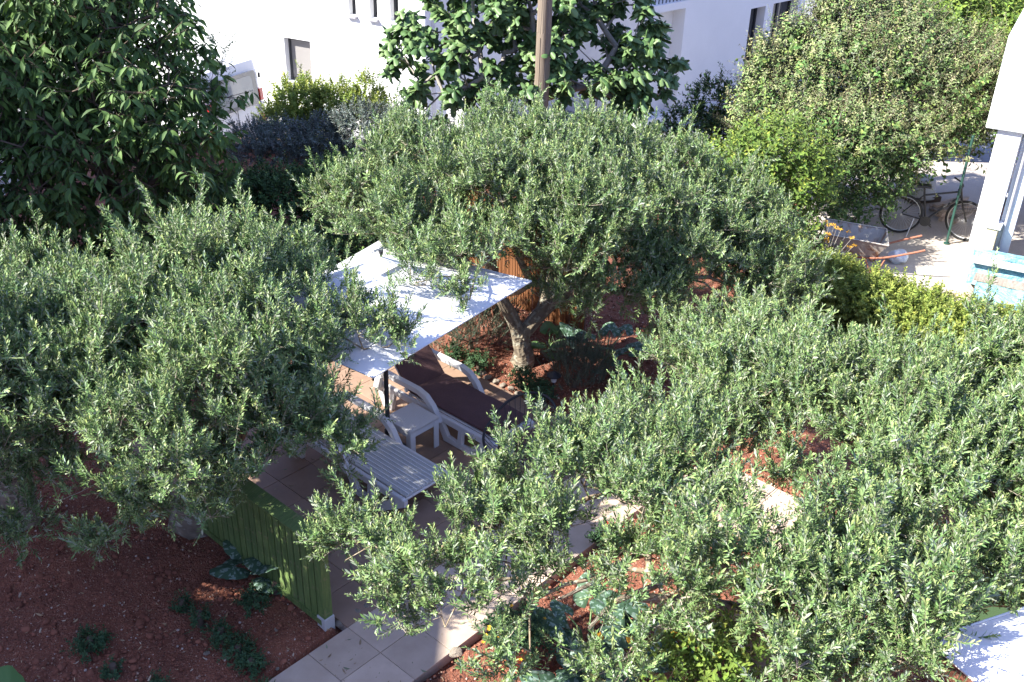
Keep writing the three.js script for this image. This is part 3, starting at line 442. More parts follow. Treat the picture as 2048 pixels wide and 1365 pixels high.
{
  const t = thing('white_house', 'sunlit white modern house wall with small dark windows behind the white van', 'house', [-2.2666, 0, -25], Math.atan2(-0.463, 0.886));
  const win = [-4.3, -3.46, -0.52, 0.6], nar = [[-2.2, -1.98, 1.41, 2.75], [-1.57, -1.35, 1.41, 2.75], [-0.98, -0.74, 1.41, 2.75]];
  part(t, 'front_wall', slab(-14, 0, -1.55, 4.6, [win, ...nar], 0.3), M.plaster);
  const core = new THREE.ExtrudeGeometry(new THREE.Shape([[0.1, 0.302], [-14, 0.302], [-14, 9], [2.63, 7.55]].map((p) => new THREE.Vector2(...p))), { depth: 6.15, bevelEnabled: false }); core.rotateX(-Math.PI / 2); core.scale(1, 1, 1); core.translate(0, -1.55, 0);
  part(t, 'side_wall', core, M.plaster);
  part(t, 'roof', box(16, 0.2, 9.4, -5.9, 4.702, -4.3), M.sill);
  windowAt(t, win, -0.2, M.blind); for (const n of nar) windowAt(t, n, -0.2, M.glass);
}
{
  const t = thing('house_wing', 'shaded pale house wing with tall dark glass doors behind the shrubs', 'house', [5.621, 0, -28.708], Math.atan2(0.685, 0.729));
  const niche = [-3.07, -1.96, -1.2, 1.54], d1 = [0.9, 1.58, -1.3, 1.18], d2 = [1.95, 3.2, -1.3, 1.2];
  part(t, 'front_wall', slab(-3.34, 3.52, -1.55, 1.72, [niche, d1, d2], 0.4), M.plaster);
  part(t, 'upper_wall', box(5.3, 2.6, 0.4, 0.87, 3.023, -0.203), M.plaster);
  part(t, 'core', box(6.82, 6.1, 4, 0.09, 1.49, -2.402), M.plaster);
  part(t, 'terrace_roof', box(4.2, 0.25, 4.5, 5.63, 1.42, -2.3), M.plaster); part(t, 'terrace_wall', box(4.2, 2.85, 0.3, 5.63, -0.14, -4.2), M.frame);
  part(t, 'railing', join([box(1.6, 0.05, 0.05, -2.6, 2.3, -0.1), ...Array.from({ length: 12 }, (_, i) => box(0.02, 0.55, 0.02, -3.35 + i * 0.14, 2.0, -0.1))]), M.frame);
  windowAt(t, d1, -0.3, M.glass, [1.35], 0); windowAt(t, d2, -0.3, M.glass, [2.58], 0);
  const r = thing('drying_rack', 'pale wire drying rack on the dark terrace of the house wing', 'drying rack', [0, 0, 0]); r.position.set(5.621 + 0.729 * 4.1 + 0.685 * 0.1, -1.5, -28.708 - 0.685 * 4.1 + 0.729 * 0.1); r.rotation.y = Math.atan2(0.685, 0.729);
  part(r, 'top', join([box(0.9, 0.02, 0.02, 0, 1.25, -0.3), box(0.9, 0.02, 0.02, 0, 1.25, 0.3), ...Array.from({ length: 10 }, (_, i) => box(0.012, 0.012, 0.6, -0.44 + i * 0.098, 1.26, 0))]), M.white);
  for (const s of [-1, 1]) part(r, 'leg', join([tube([[s * 0.42, 1.25, -0.28], [s * 0.42, 0.6, 0], [s * 0.42, 0.01, 0.3]], 0.01, 8, 6), tube([[s * 0.4, 1.25, 0.28], [s * 0.4, 0.6, 0], [s * 0.4, 0.01, -0.3]], 0.01, 8, 6)]), M.white);
}
{ // garden retaining wall, stone by stone where it shows
  const R = rng(77), t = thing('retaining_wall', 'low rubble stone wall in shadow along the back edge of the garden', 'stone wall', [-4.5, 0, -19.9], 0);
  part(t, 'core', ubox(11, 1.7, 0.44, 0, -0.75, -0.3), M.rubble);
  for (let r = 0; r < 5; r++) for (let x = -5.4; x < 5.3;) { const w = 0.22 + R() * 0.3, h = 0.19; const o = part(t, 'stone', rbox(w - 0.02, h - 0.015, 0.24 + R() * 0.05, 0.03, 0, 0, 0), M.rubble); o.position.set(x + w / 2, -0.72 + r * 0.2 + (R() - 0.5) * 0.02, 0); o.rotation.z = (R() - 0.5) * 0.05; x += w; }
}
{ // van
  const t = thing('parked_van', 'white van parked by the house, rear window and tall red tail light showing', 'van', [-6.05, -1.5, -24.25], Math.atan2(-0.463, 0.886)), W = 1.85;
  const prof = [[0, 0.38], [-0.01, 1.05], [-0.1, 1.9], [-0.2, 2.2], [-0.42, 2.32], [-3.0, 2.34], [-3.75, 1.62], [-4.6, 1.3], [-4.72, 0.9], [-4.72, 0.38]];
  const b = new THREE.ExtrudeGeometry(new THREE.Shape(prof.map((p) => new THREE.Vector2(...p))), { depth: W - 0.2, bevelSize: 0.08, bevelThickness: 0.1, bevelSegments: 3, bevelOffset: -0.08 }); b.translate(0, 0, 0.1);
  part(t, 'body', b, M.white);
  const rr = (w, h, r) => { const s = new THREE.Shape(); s.moveTo(-w / 2 + r, -h / 2); s.lineTo(w / 2 - r, -h / 2); s.quadraticCurveTo(w / 2, -h / 2, w / 2, -h / 2 + r); s.lineTo(w / 2, h / 2 - r); s.quadraticCurveTo(w / 2, h / 2, w / 2 - r, h / 2); s.lineTo(-w / 2 + r, h / 2); s.quadraticCurveTo(-w / 2, h / 2, -w / 2, h / 2 - r); s.lineTo(-w / 2, -h / 2 + r); s.quadraticCurveTo(-w / 2, -h / 2, -w / 2 + r, -h / 2); return s; };
  const glassG = new THREE.ExtrudeGeometry(rr(1.5, 0.78, 0.1), { depth: 0.02, bevelEnabled: false }); glassG.rotateY(Math.PI / 2); glassG.rotateZ(0.1); glassG.translate(-0.035, 1.62, W / 2);
  const rw = part(t, 'rear_window', glassG, phy({ color: rgb(0.1, 0.105, 0.115), roughness: 0.1, clearcoat: 1 }));
  const inner = new THREE.ExtrudeGeometry(rr(1.2, 0.6, 0.14), { depth: 0.005, bevelEnabled: false }); inner.rotateY(Math.PI / 2); inner.rotateZ(0.1); inner.translate(-0.012, 1.62, W / 2); part(rw, 'pane', inner, phy({ color: rgb(0.2, 0.22, 0.23), roughness: 0.08, clearcoat: 1 }));
  part(t, 'door_seam', box(0.012, 1.55, 0.012, 0.004, 1.2, W / 2, 0, 0, 0.06), M.black);
  for (const z of [0.09, W - 0.09]) { const l = part(t, 'tail_light', rbox(0.1, 0.28, 0.13, 0.02, -0.02, 1.42, z, 0, 0, 0.1), M.tail); part(t, 'tail_light', rbox(0.1, 0.24, 0.13, 0.02, 0.02, 0.86, z, 0, 0, 0.02), M.tail); part(l, 'reversing_lamp', rbox(0.1, 0.26, 0.125, 0.02, 0.005, 1.13, z, 0, 0, 0.05), M.lampClear); part(t, 'hinge', box(0.03, 0.12, 0.05, -0.06, 1.85, z < 1 ? 0.03 : W - 0.03), M.black); }
  part(t, 'bumper', rbox(0.14, 0.24, W - 0.06, 0.04, 0.03, 0.46, W / 2), M.plasticGrey); part(t, 'number_plate', box(0.012, 0.11, 0.5, 0.012, 0.78, W / 2), M.plastic); part(t, 'door_handle', rbox(0.04, 0.05, 0.22, 0.015, 0.012, 1.0, W / 2 + 0.25), M.black);
  for (const x of [-0.85, -3.9]) for (const z of [0.1, W - 0.1]) { const w = part(t, 'wheel', cyl(0.33, 0.33, 0.2, x, 0.33, z, 24, Math.PI / 2), M.rubber); part(w, 'rim', cyl(0.2, 0.2, 0.206, x, 0.33, z, 16, Math.PI / 2), M.steel); }
}
{ const t = thing('utility_cabinet', 'white louvred utility cabinet against the shaded house wall below the fig', 'cabinet', [-1.35, -1.5, -22.8], deg(-18)); part(t, 'body', rbox(0.42, 1.85, 0.35, 0.015, 0, 0.925, 0), M.white); for (let i = 0; i < 8; i++) part(t, 'louvre', box(0.12, 0.02, 0.02, -0.1, 1.25 + i * 0.06, 0.182, 0.5), M.sill); part(t, 'lid', rbox(0.48, 0.05, 0.41, 0.01, 0, 1.876, 0), M.white); }
{ // wooden utility pole
  const t = thing('utility_pole', 'weathered round wooden utility pole rising in front of the fig tree', 'utility pole', [0.35, -0.3, -16.6], 0);
  const g = limb([[0, -0.2, 0, 0.128], [0.01, 2.5, 0, 0.122], [0.012, 5, 0, 0.112], [0.02, 8.3, 0, 0.1]], 30, 18, 0.018, 5, 6); const uvp = g.attributes.uv; for (let i = 0; i < uvp.count; i++) uvp.setX(i, uvp.getX(i) * 0.8);
  part(t, 'shaft', g, M.pole); part(t, 'crack', join([box(0.008, 2.6, 0.012, 0.03, 3.9, 0.112), box(0.006, 1.7, 0.012, -0.045, 2.6, 0.107)]), M.twigDark);
}
// ---------- right-hand yard ----------
{
  const t = thing('white_porch', 'blown-out white porch pillar with a broad white parapet above at the right edge', 'porch', [7.1, 0, -15.06], Math.atan2(-0.463, 0.886));
  part(t, 'pillar', rbox(0.34, 2.36, 0.6, 0.012, 0.17, 1.18, -0.3), M.plaster); part(t, 'return', rbox(0.22, 2.36, 0.2, 0.012, 0.47, 1.18, -0.24), M.plaster);
  part(t, 'parapet', rbox(5, 1.36, 5, 0.02, 2.33, 3.03, -2.42), M.plaster); part(t, 'downpipe', cyl(0.022, 0.022, 2.3, 0.44, 1.17, -0.1, 10), M.sill);
  part(t, 'post', box(0.3, 2.36, 0.3, 4.3, 1.18, -4.3), M.plaster);
}
{ const t = thing('low_wall', 'low beige parapet wall with a white top carrying the flower pot', 'wall', [7.55, 0, -15.25], Math.atan2(0.86, 0.52)); part(t, 'body', box(1.6, 0.86, 0.16, 0.3, 0.43, 0), M.beige); part(t, 'coping', rbox(1.66, 0.05, 0.24, 0.008, 0.3, 0.886, 0), M.plaster); }
{ const t = thing('flower_pot', 'terracotta pot with a reddish houseplant on the low beige wall', 'flower pot', [7.58, 0.912, -15.31], 0); const lat = new THREE.LatheGeometry([[0, 0.001], [0.075, 0.001], [0.105, 0.15], [0.12, 0.15], [0.12, 0.19], [0.1, 0.19], [0.095, 0.14], [0, 0.14]].map((p) => new THREE.Vector2(...p)), 20); part(t, 'pot', lat, M.terracotta);
  const R = rng(8), l = []; for (let i = 0; i < 60; i++) { const d = dirRand(R); d.y = Math.abs(d.y) + 0.2; l.push({ p: V(0, 0.14, 0).addScaledVector(d.clone().normalize(), R() * 0.18), d, s: 0.9 + R() * 0.5 }); }
  instances(t, 'foliage', shoots(3, 900, { len: 0.1, gap: 0.018, stem: 0.002, stemCol: [0.2, 0.1, 0.06], leaf: 0.03, wid: 0.018, open: [80, 40], cols: [[0.2, 0.09, 0.06], [0.13, 0.13, 0.05], [0.25, 0.12, 0.09]], widths: [1, 0.8] }), M_MATT, l, 3); }
{ const t = thing('green_post', 'thin dark green metal post standing beside the bicycle', 'post', [7.25, 0.02, -16.15], 0); part(t, 'shaft', cyl(0.022, 0.022, 1.85, 0, 0.925, 0, 12), M.greenMetal); part(t, 'cap', cyl(0.027, 0.02, 0.03, 0, 1.865, 0, 12), M.greenMetal); part(t, 'foot', cyl(0.05, 0.05, 0.02, 0, 0.011, 0, 12), M.greenMetal); }
{ // bicycle
  const t = thing('bicycle', 'dark bicycle leaning behind the green post in the shaded yard', 'bicycle', [7.05, 0.02, -16.45], deg(-14)), r = 0.33;
  const wheel = (x, steer) => { const w = part(t, 'wheel', move(new THREE.TorusGeometry(r, 0.022, 8, 40), x, r + 0.022, 0, 0, steer), M.rubber); part(w, 'rim', move(new THREE.TorusGeometry(r - 0.025, 0.009, 6, 36), x, r + 0.022, 0, 0, steer), M.steel); part(w, 'spokes', move(join([cyl(0.02, 0.02, 0.08, 0, 0, 0, 8, Math.PI / 2), ...Array.from({ length: 16 }, (_, i) => cyl(0.0018, 0.0018, 2 * r - 0.06, 0, 0, 0, 4, 0, 0, (i / 16) * Math.PI))]), x, r + 0.022, 0, 0, steer), M.steel); };
  wheel(0.52, deg(-28)); wheel(-0.52, 0);
  const bar = (a, b, q = 0.017) => tube([a, [(a[0] + b[0]) / 2, (a[1] + b[1]) / 2, (a[2] + b[2]) / 2], b], q, 4, 8);
  part(t, 'frame', join([bar([0.36, 0.78, 0], [-0.12, 0.28, 0], 0.02), bar([0.34, 0.85, 0], [-0.22, 0.72, 0]), bar([-0.12, 0.28, 0], [-0.24, 0.84, 0]), bar([-0.12, 0.28, 0], [-0.52, 0.352, 0], 0.011), bar([-0.22, 0.72, 0], [-0.52, 0.352, 0], 0.01)]), M.black);
  part(t, 'fork', join([bar([0.33, 0.9, 0], [0.38, 0.7, 0]), bar([0.38, 0.7, 0.05], [0.52, 0.352, 0.05], 0.012), bar([0.38, 0.7, -0.05], [0.52, 0.352, -0.05], 0.012), box(0.03, 0.03, 0.13, 0.38, 0.7, 0)]), M.black);
  part(t, 'handlebar', tube([[0.24, 0.98, -0.3], [0.33, 0.97, -0.1], [0.33, 0.97, 0.1], [0.24, 0.98, 0.3]], 0.013, 16, 8), M.black); part(t, 'saddle', rbox(0.25, 0.05, 0.13, 0.022, -0.26, 0.88, 0), M.black);
  part(t, 'crank', join([cyl(0.09, 0.09, 0.008, -0.12, 0.28, 0.05, 20, Math.PI / 2), box(0.02, 0.3, 0.012, -0.12, 0.28, 0.06, 0, 0, 0.9), box(0.02, 0.3, 0.012, -0.12, 0.28, -0.05, 0, 0, 0.9)]), M.black); part(t, 'kickstand', bar([-0.3, 0.3, 0.02], [-0.38, 0.01, 0.16], 0.009), M.steel);
}
{ // wheelbarrow
  const t = thing('wheelbarrow', 'rusty grey wheelbarrow with orange handles behind the yellow-green hedge', 'wheelbarrow', [5.4, 0, -15.15], deg(-14)); t.scale.setScalar(1.02);
  const rim = [[-0.5, 0.62, -0.32], [0.42, 0.56, -0.34], [0.42, 0.56, 0.34], [-0.5, 0.62, 0.32]], bot = [[-0.2, 0.3, -0.2], [0.26, 0.28, -0.22], [0.26, 0.28, 0.22], [-0.2, 0.3, 0.2]], pos = [], uv = [];
  const quad = (a, b, c, d) => { for (const p of [a, b, c, a, c, d]) { pos.push(...p); uv.push(p[0] + p[2] * 0.3, p[1] + p[2]); } };
  for (let i = 0; i < 4; i++) { const j = (i + 1) % 4; quad(rim[i], rim[j], bot[j], bot[i]); } quad(bot[0], bot[1], bot[2], bot[3]);
  const g = new THREE.BufferGeometry(); g.setAttribute('position', new THREE.Float32BufferAttribute(pos, 3)); g.setAttribute('uv', new THREE.Float32BufferAttribute(uv, 2)); g.computeVertexNormals();
  part(t, 'tray', join([g, ...rim.map((p, i) => tube([p, rim[(i + 1) % 4].map((v, k) => (v + p[k]) / 2), rim[(i + 1) % 4]], 0.012, 4, 6))]), M.rust);
  for (const s of [-1, 1]) part(t, 'handle', tube([[-0.62, 0.17, s * 0.07], [-0.2, 0.26, s * 0.19], [0.3, 0.3, s * 0.25], [0.75, 0.46, s * 0.29], [0.95, 0.54, s * 0.29]], 0.017, 20, 8), M.rustRed);
  for (const s of [-1, 1]) part(t, 'leg', tube([[0.12, 0.29, s * 0.22], [0.3, 0.02, s * 0.27], [0.42, 0.29, s * 0.25]], 0.013, 14, 6), M.rustRed);
  const w = part(t, 'wheel', move(new THREE.TorusGeometry(0.14, 0.045, 10, 28), -0.62, 0.185, 0), M.rubber); part(w, 'hub', cyl(0.09, 0.09, 0.06, -0.62, 0.185, 0, 16, Math.PI / 2), M.rustRed);
}
{ const R = rng(31), g = new THREE.IcosahedronGeometry(0.13, 3), p = g.attributes.position; for (let i = 0; i < p.count; i++) { const k = 0.75 + 0.5 * vnoise(p.getX(i) * 18 + 50, p.getY(i) * 18 + p.getZ(i) * 14 + 50, 512, 3); p.setXYZ(i, p.getX(i) * k * 1.2, Math.max(-0.1, p.getY(i) * k * 0.8), p.getZ(i) * k); } g.computeVertexNormals(); const t = thing('plastic_bag', 'crumpled white plastic bag lying by the wheelbarrow handles', 'bag', [6.18, 0.12, -15.35]); part(t, 'bag', g, M.bag); }
{ // wrapped packs of boards and loose planks
  const a = Math.atan2(-0.42, 0.9);
  const pack = (label, x, y, z, w, h, d, tilt, card) => { const t = thing('wrapped_board_pack', label, 'board pack', [x, y, z], a, 'pale blue packs in the yard'); const g = new THREE.BoxGeometry(w, h, d, 40, 8, 12), p = g.attributes.position, n = g.attributes.normal; for (let i = 0; i < p.count; i++) { const X = p.getX(i), Y = p.getY(i), Z = p.getZ(i), k = (vnoise(X * 5 + 40, Z * 9 + Y * 11 + 40, 512, 9) - 0.5) * 0.03; p.setXYZ(i, X + n.getX(i) * k, Y + n.getY(i) * k, Z + n.getZ(i) * k); if (Math.abs(n.getY(i)) > 0.5) g.attributes.uv.setXY(i, X, Z); else g.attributes.uv.setXY(i, X + Z, Y); } g.computeVertexNormals(); move(g, w / 2, h / 2 + 0.12, 0, tilt); part(t, 'wrapping', g, M.wrap); if (card) part(t, 'side_board', box(w * 0.5, h * 0.72, 0.02, w * 0.25 + 0.06, h / 2 + 0.12, d / 2 + 0.035, tilt), M.card); for (const q of [0.2, w - 0.3]) part(t, 'pallet_block', box(0.14, 0.12, d * 0.8, q, 0.06, 0), M.paleWood); return t; };
  pack('upper pale blue wrapped board pack leaning against the white pillar', 6.95, 0.02, -14.5, 2.8, 0.5, 0.66, -0.3, false);
  pack('lower pale blue wrapped board pack with a tan side nearest the hedge', 6.6, 0.02, -13.45, 2.9, 0.4, 0.85, 0, true);
  const plank = (label, x, y, z, l, w, m, ry, rx = 0) => { const t = thing('plank', label, 'plank', [x, y, z], a + ry); part(t, 'board', ubox(l, 0.03, w, l / 2, 0, 0, rx), m); part(t, 'end_batten', box(0.04, 0.028, w * 0.9, l - 0.1, 0.03, 0, rx), m); };
  plank('white painted plank lying across the upper blue pack', 6.8, 0.62, -14.2, 2.6, 0.14, M.white, -0.02, 0.2);
  plank('grey weathered plank lying over the lower blue pack', 6.68, 0.56, -13.72, 1.5, 0.24, M.wood, -0.06);
  plank('pinkish bare plank on the concrete between the blue packs', 6.55, 0.05, -14.25, 2.7, 0.16, M.paleWood, 0.0);
}
{ const t = thing('plastic_basin', 'upturned translucent white basin under the vine at the back of the yard', 'basin', [7.45, 0.02, -18.3], 0.3); const lat = new THREE.LatheGeometry([[0, 0.5], [0.3, 0.5], [0.36, 0.46], [0.42, 0.12], [0.45, 0.1], [0.45, 0.08], [0.41, 0.08]].map((p) => new THREE.Vector2(...p)), 32); lat.scale(0.75, 0.8, 0.75); part(t, 'bowl', lat, M.plasticGrey); part(t, 'stand', box(0.6, 0.1, 0.6, 0, 0.05, 0), M.twigDark); }
{ const t = thing('plank_pile', 'pile of brown firewood scraps behind the bicycle', 'wood pile', [7.9, 0.02, -17.5], 0.4), R = rng(12); for (let i = 0; i < 16; i++) part(t, 'stick', box(0.5 + R() * 0.5, 0.05, 0.07, (R() - 0.5) * 0.5, 0.03 + Math.floor(i / 5) * 0.052, (R() - 0.5) * 0.6, 0, (R() - 0.5) * 0.8), R() < 0.5 ? M.paleWood : M.wood); }
// ---------- parasols ----------
function parasol(label, p, ry, hx, hz, hEdge, rise) {
  const t = thing('parasol', label, 'parasol', p, ry, 'white parasols');
  const apex = V(0, hEdge + rise, 0), cs = [V(-hx, hEdge, hz), V(hx, hEdge, hz), V(hx, hEdge, -hz), V(-hx, hEdge, -hz)];
  for (let k = 0; k < 4; k++) {
    const a = cs[k], b = cs[(k + 1) % 4], n = 16, pos = [], uv = [], idx = [], mid = a.clone().add(b).multiplyScalar(0.5), len = a.distanceTo(b);
    for (let i = 0; i <= n; i++) for (let j = 0; j <= n; j++) {
      const r = 0.12 + 0.88 * (i / n), s = j / n, e = a.clone().lerp(b, s), q = apex.clone().lerp(e, r), m = 4 * s * (1 - s);
      q.y -= 0.055 * m * r * (1 - 0.35 * r) * len * 0.4 + 0.03 * Math.sin(Math.PI * r); const inw = mid.clone().setY(0).normalize(); q.addScaledVector(inw, -0.045 * m * r * r);
      pos.push(q.x, q.y, q.z); uv.push(s * len, r * hx); if (i < n && j < n) { const A = i * (n + 1) + j, B = A + n + 1; idx.push(A, B, A + 1, A + 1, B, B + 1); }
    }
    const g = new THREE.BufferGeometry(); g.setAttribute('position', new THREE.Float32BufferAttribute(pos, 3)); g.setAttribute('uv', new THREE.Float32BufferAttribute(uv, 2)); g.setIndex(idx); g.computeVertexNormals(); const o = part(t, 'canopy_panel', g, M.fabric);
    part(o, 'hem', tube([a, a.clone().lerp(b, 0.5).addScaledVector(mid.clone().setY(0).normalize(), -0.045).add(V(0, -0.055 * 0.65 * len * 0.4, 0)), b], 0.008, 24, 6), M.fabric);
    const mp = mid.clone().setY(hEdge - 0.06);
    part(t, 'rib', tube([V(0, apex.y - 0.1, 0), apex.clone().lerp(a, 0.5).add(V(0, -0.05, 0)), a.clone().add(V(0, -0.025, 0))], 0.011, 10, 6), M.black); part(t, 'rib', tube([V(0, apex.y - 0.1, 0), V(0, apex.y - 0.1, 0).lerp(mp, 0.5).add(V(0, -0.04, 0)), mp.clone().multiplyScalar(0.9).setY(hEdge - 0.08)], 0.01, 10, 6), M.black);
  }
  const cap = new THREE.ConeGeometry(Math.min(hx, hz) * 0.2, 0.1, 4, 1, true); cap.rotateY(Math.PI / 4); cap.scale(hx / hz, 1, 1); cap.translate(0, apex.y - 0.005, 0); part(t, 'vent_cap', cap, M.fabric); part(t, 'finial', cyl(0.012, 0.028, 0.07, 0, apex.y + 0.07, 0, 12), M.black);
  part(t, 'pole', cyl(0.026, 0.026, apex.y - 0.08, 0, (apex.y - 0.08) / 2 + 0.06, 0, 14), M.black); part(t, 'hub', cyl(0.05, 0.05, 0.09, 0, apex.y - 0.14, 0, 14), M.black); part(t, 'base', join([cyl(0.24, 0.22, 0.07, 0, 0.036, 0, 28), cyl(0.04, 0.04, 0.3, 0, 0.2, 0, 14)]), M.black);
}
parasol('white rectangular parasol shading the loungers in the middle of the garden', [-1.35, 0.033, -9.6], deg(55.6), 1.265, 1.0, 2.0, 0.42);
parasol('white parasol cut off by the bottom right corner', [4.36, 0, -4.02], deg(26.8), 1.35, 1.35, 2.36, 0.5);
// ---------- loungers, cushion, table, chair ----------
function arm(s) {                                            // broad flat arch with an open middle
  const out = [[-0.96, 0.27], [-0.9, 0.47], [-0.76, 0.55], [-0.2, 0.555], [-0.06, 0.52], [0.05, 0.43], [0.16, 0.27]], inn = [[0.09, 0.27], [0.0, 0.4], [-0.1, 0.475], [-0.2, 0.505], [-0.74, 0.5], [-0.84, 0.44], [-0.89, 0.27]];
  const g = new THREE.ExtrudeGeometry(new THREE.Shape([...out, ...inn].map((p) => new THREE.Vector2(...p))), { depth: 0.05, bevelSize: 0.01, bevelThickness: 0.01, bevelSegments: 2 }); return g.translate(0, 0, s * 0.36 - 0.025);
}
function lounger(label, u, v, back, deck = M.plastic) {
  const t = thing('sun_lounger', label, 'sun lounger', uv2(u, v, 0.034), FRAME, 'white plastic sun loungers'), H = 0.34;
  for (const s of [-1, 1]) part(t, 'side_rail', rbox(1.98, 0.09, 0.055, 0.02, -0.03, H - 0.05, s * 0.31), M.plastic);
  for (let i = 0; i < 11; i++) { part(t, 'slat', rbox(1.42, 0.02, 0.042, 0.006, 0.25, H, -0.265 + i * 0.053), deck); if (i) part(t, 'ridge', box(1.4, 0.026, 0.012, 0.25, H + 0.002, -0.2915 + i * 0.053), M.white); }
  for (const x of [-0.44, 0.25, 0.94]) part(t, 'crossbar', rbox(0.05, 0.03, 0.57, 0.01, x, H - 0.03, 0), M.plastic);
  const b = new THREE.Group(); b.name = 'backrest'; b.position.set(-0.46, H, 0); b.rotation.z = -back; t.add(b);
  for (let i = 0; i < 13; i++) part(b, 'slat', rbox(0.74, 0.02, 0.036, 0.007, -0.39, 0, -0.258 + i * 0.043), M.plastic);
  for (const x of [-0.05, -0.74]) part(b, 'crossbar', rbox(0.055, 0.034, 0.6, 0.012, x, -0.012, 0), M.plastic);
  for (const s of [-1, 1]) {
    part(t, 'armrest', arm(s), M.plastic);
    const leg = (pts, holes) => { const sh = new THREE.Shape(pts.map((p) => new THREE.Vector2(...p))); holes.forEach((h) => sh.holes.push(new THREE.Path(h.map((p) => new THREE.Vector2(...p))))); const g = new THREE.ExtrudeGeometry(sh, { depth: 0.035, bevelSize: 0.008, bevelThickness: 0.008, bevelSegments: 2 }); g.translate(0, 0, s * 0.31 - 0.0175); return g; };
    part(t, 'leg', leg([[0.05, H - 0.08], [0.18, 0.01], [0.62, 0.01], [0.98, H - 0.09], [0.98, H - 0.03], [0.05, H - 0.03]], [[[0.14, H - 0.09], [0.24, 0.08], [0.4, 0.06], [0.42, H - 0.09]], [[0.47, H - 0.09], [0.46, 0.06], [0.58, 0.07], [0.78, H - 0.09]]]), M.plastic);
    part(t, 'leg', leg([[-0.98, H - 0.03], [-0.98, H - 0.08], [-0.86, 0.01], [-0.72, 0.01], [-0.66, H - 0.08], [-0.66, H - 0.03]], [[[-0.88, H - 0.1], [-0.82, 0.07], [-0.77, 0.07], [-0.73, H - 0.1]]]), M.plastic);
  }
  return t;
}
lounger('white plastic sun lounger under the brown cushion', 7.26, -7.32, deg(48));
lounger('bare ribbed white sun lounger beside the small table', 5.9, -7.3, deg(24), M.plasticGrey);
{
  const t = thing('lounger_cushion', 'dark brown two-part cushion lying on the sun lounger', 'cushion', uv2(7.26, -7.32, 0.034), FRAME), H = 0.34;
  const pad = (l, w, th) => { const g = new THREE.BoxGeometry(l, th, w, 30, 3, 14), p = g.attributes.position, n = g.attributes.normal; for (let i = 0; i < p.count; i++) { const X = p.getX(i), Y = p.getY(i), Z = p.getZ(i), ex = 1 - Math.pow(Math.abs(X) / (l / 2), 8), ez = 1 - Math.pow(Math.abs(Z) / (w / 2), 8); p.setY(i, Y * (0.55 + 0.45 * Math.min(ex, ez)) + (Y > 0 ? (vnoise(X * 5 + 30, Z * 6 + 30, 256, 4) - 0.5) * 0.012 : 0)); if (Math.abs(n.getY(i)) > 0.5) g.attributes.uv.setXY(i, X, Z); } g.computeVertexNormals(); return g; };
  part(t, 'seat_pad', move(pad(1.38, 0.56, 0.06), 0.24, H + 0.042, 0), M.cloth); const b = pad(0.72, 0.56, 0.06); b.translate(-0.38, 0.042, 0); move(b, -0.46, H, 0, 0, 0, -deg(48)); part(t, 'back_pad', b, M.cloth);
}
{
  const t = thing('side_table', 'small square white plastic table between the two loungers', 'table', uv2(6.6, -7.32, 0.034), FRAME), W = 0.45, H = 0.4;
  const tex = texture(256, (u, v) => { const a = Math.abs(Math.sin(u * Math.PI * 22)) * Math.abs(Math.sin(v * Math.PI * 22)); return a > 0.55 ? 0.2 : 0.9; }, false);
  const lat = std({ color: rgb(0.62, 0.6, 0.58), roughness: 0.55, bumpMap: tex, bumpScale: 0.004 });
  part(t, 'table_top', rbox(W, 0.035, W, 0.015, 0, H - 0.018, 0), lat);
  for (const s of [-1, 1]) { part(t, 'apron', rbox(W - 0.1, 0.07, 0.02, 0.008, 0, H - 0.07, s * (W / 2 - 0.022)), M.plastic); part(t, 'apron', rbox(0.02, 0.07, W - 0.1, 0.008, s * (W / 2 - 0.022), H - 0.07, 0), M.plastic); }
  for (const sx of [-1, 1]) for (const sz of [-1, 1]) part(t, 'leg', join([rbox(0.075, H - 0.03, 0.018, 0.007, sx * (W / 2 - 0.045), (H - 0.03) / 2, sz * (W / 2 - 0.015)), rbox(0.018, H - 0.03, 0.075, 0.007, sx * (W / 2 - 0.015), (H - 0.03) / 2, sz * (W / 2 - 0.045))]), M.plastic);
}
{ // round string chair
  const t = thing('string_chair', 'black round string chair at the foot of the cushioned lounger', 'chair', [0.12, 0.034, -9.35], deg(-35)), ring = [], inner = [];
  for (let i = 0; i < 40; i++) { const a = (i / 40) * Math.PI * 2; ring.push(V(Math.cos(a) * 0.4, 0.52 - Math.sin(a) * 0.24 * (Math.sin(a) < 0 ? 1.25 : 0.5), Math.sin(a) * 0.4)); inner.push(V(Math.cos(a) * 0.13, 0.3, Math.sin(a) * 0.13 + 0.02)); }
  part(t, 'rim', tube(ring, 0.015, 80, 8, true), M.black); part(t, 'seat_ring', tube(inner, 0.01, 40, 6, true), M.black);
  ring.forEach((p, i) => part(t, 'string', tube([p, p.clone().lerp(inner[i], 0.5).add(V(0, -0.06, 0)), inner[i]], 0.0042, 8, 4), M.black));
  for (const a of [0.7, 2.4, 3.9, 5.5]) part(t, 'leg', tube([V(Math.cos(a) * 0.3, 0.01, Math.sin(a) * 0.3), V(Math.cos(a) * 0.2, 0.2, Math.sin(a) * 0.2), V(Math.cos(a) * 0.13, 0.3, Math.sin(a) * 0.13 + 0.02)], 0.011, 10, 6), M.black);
}
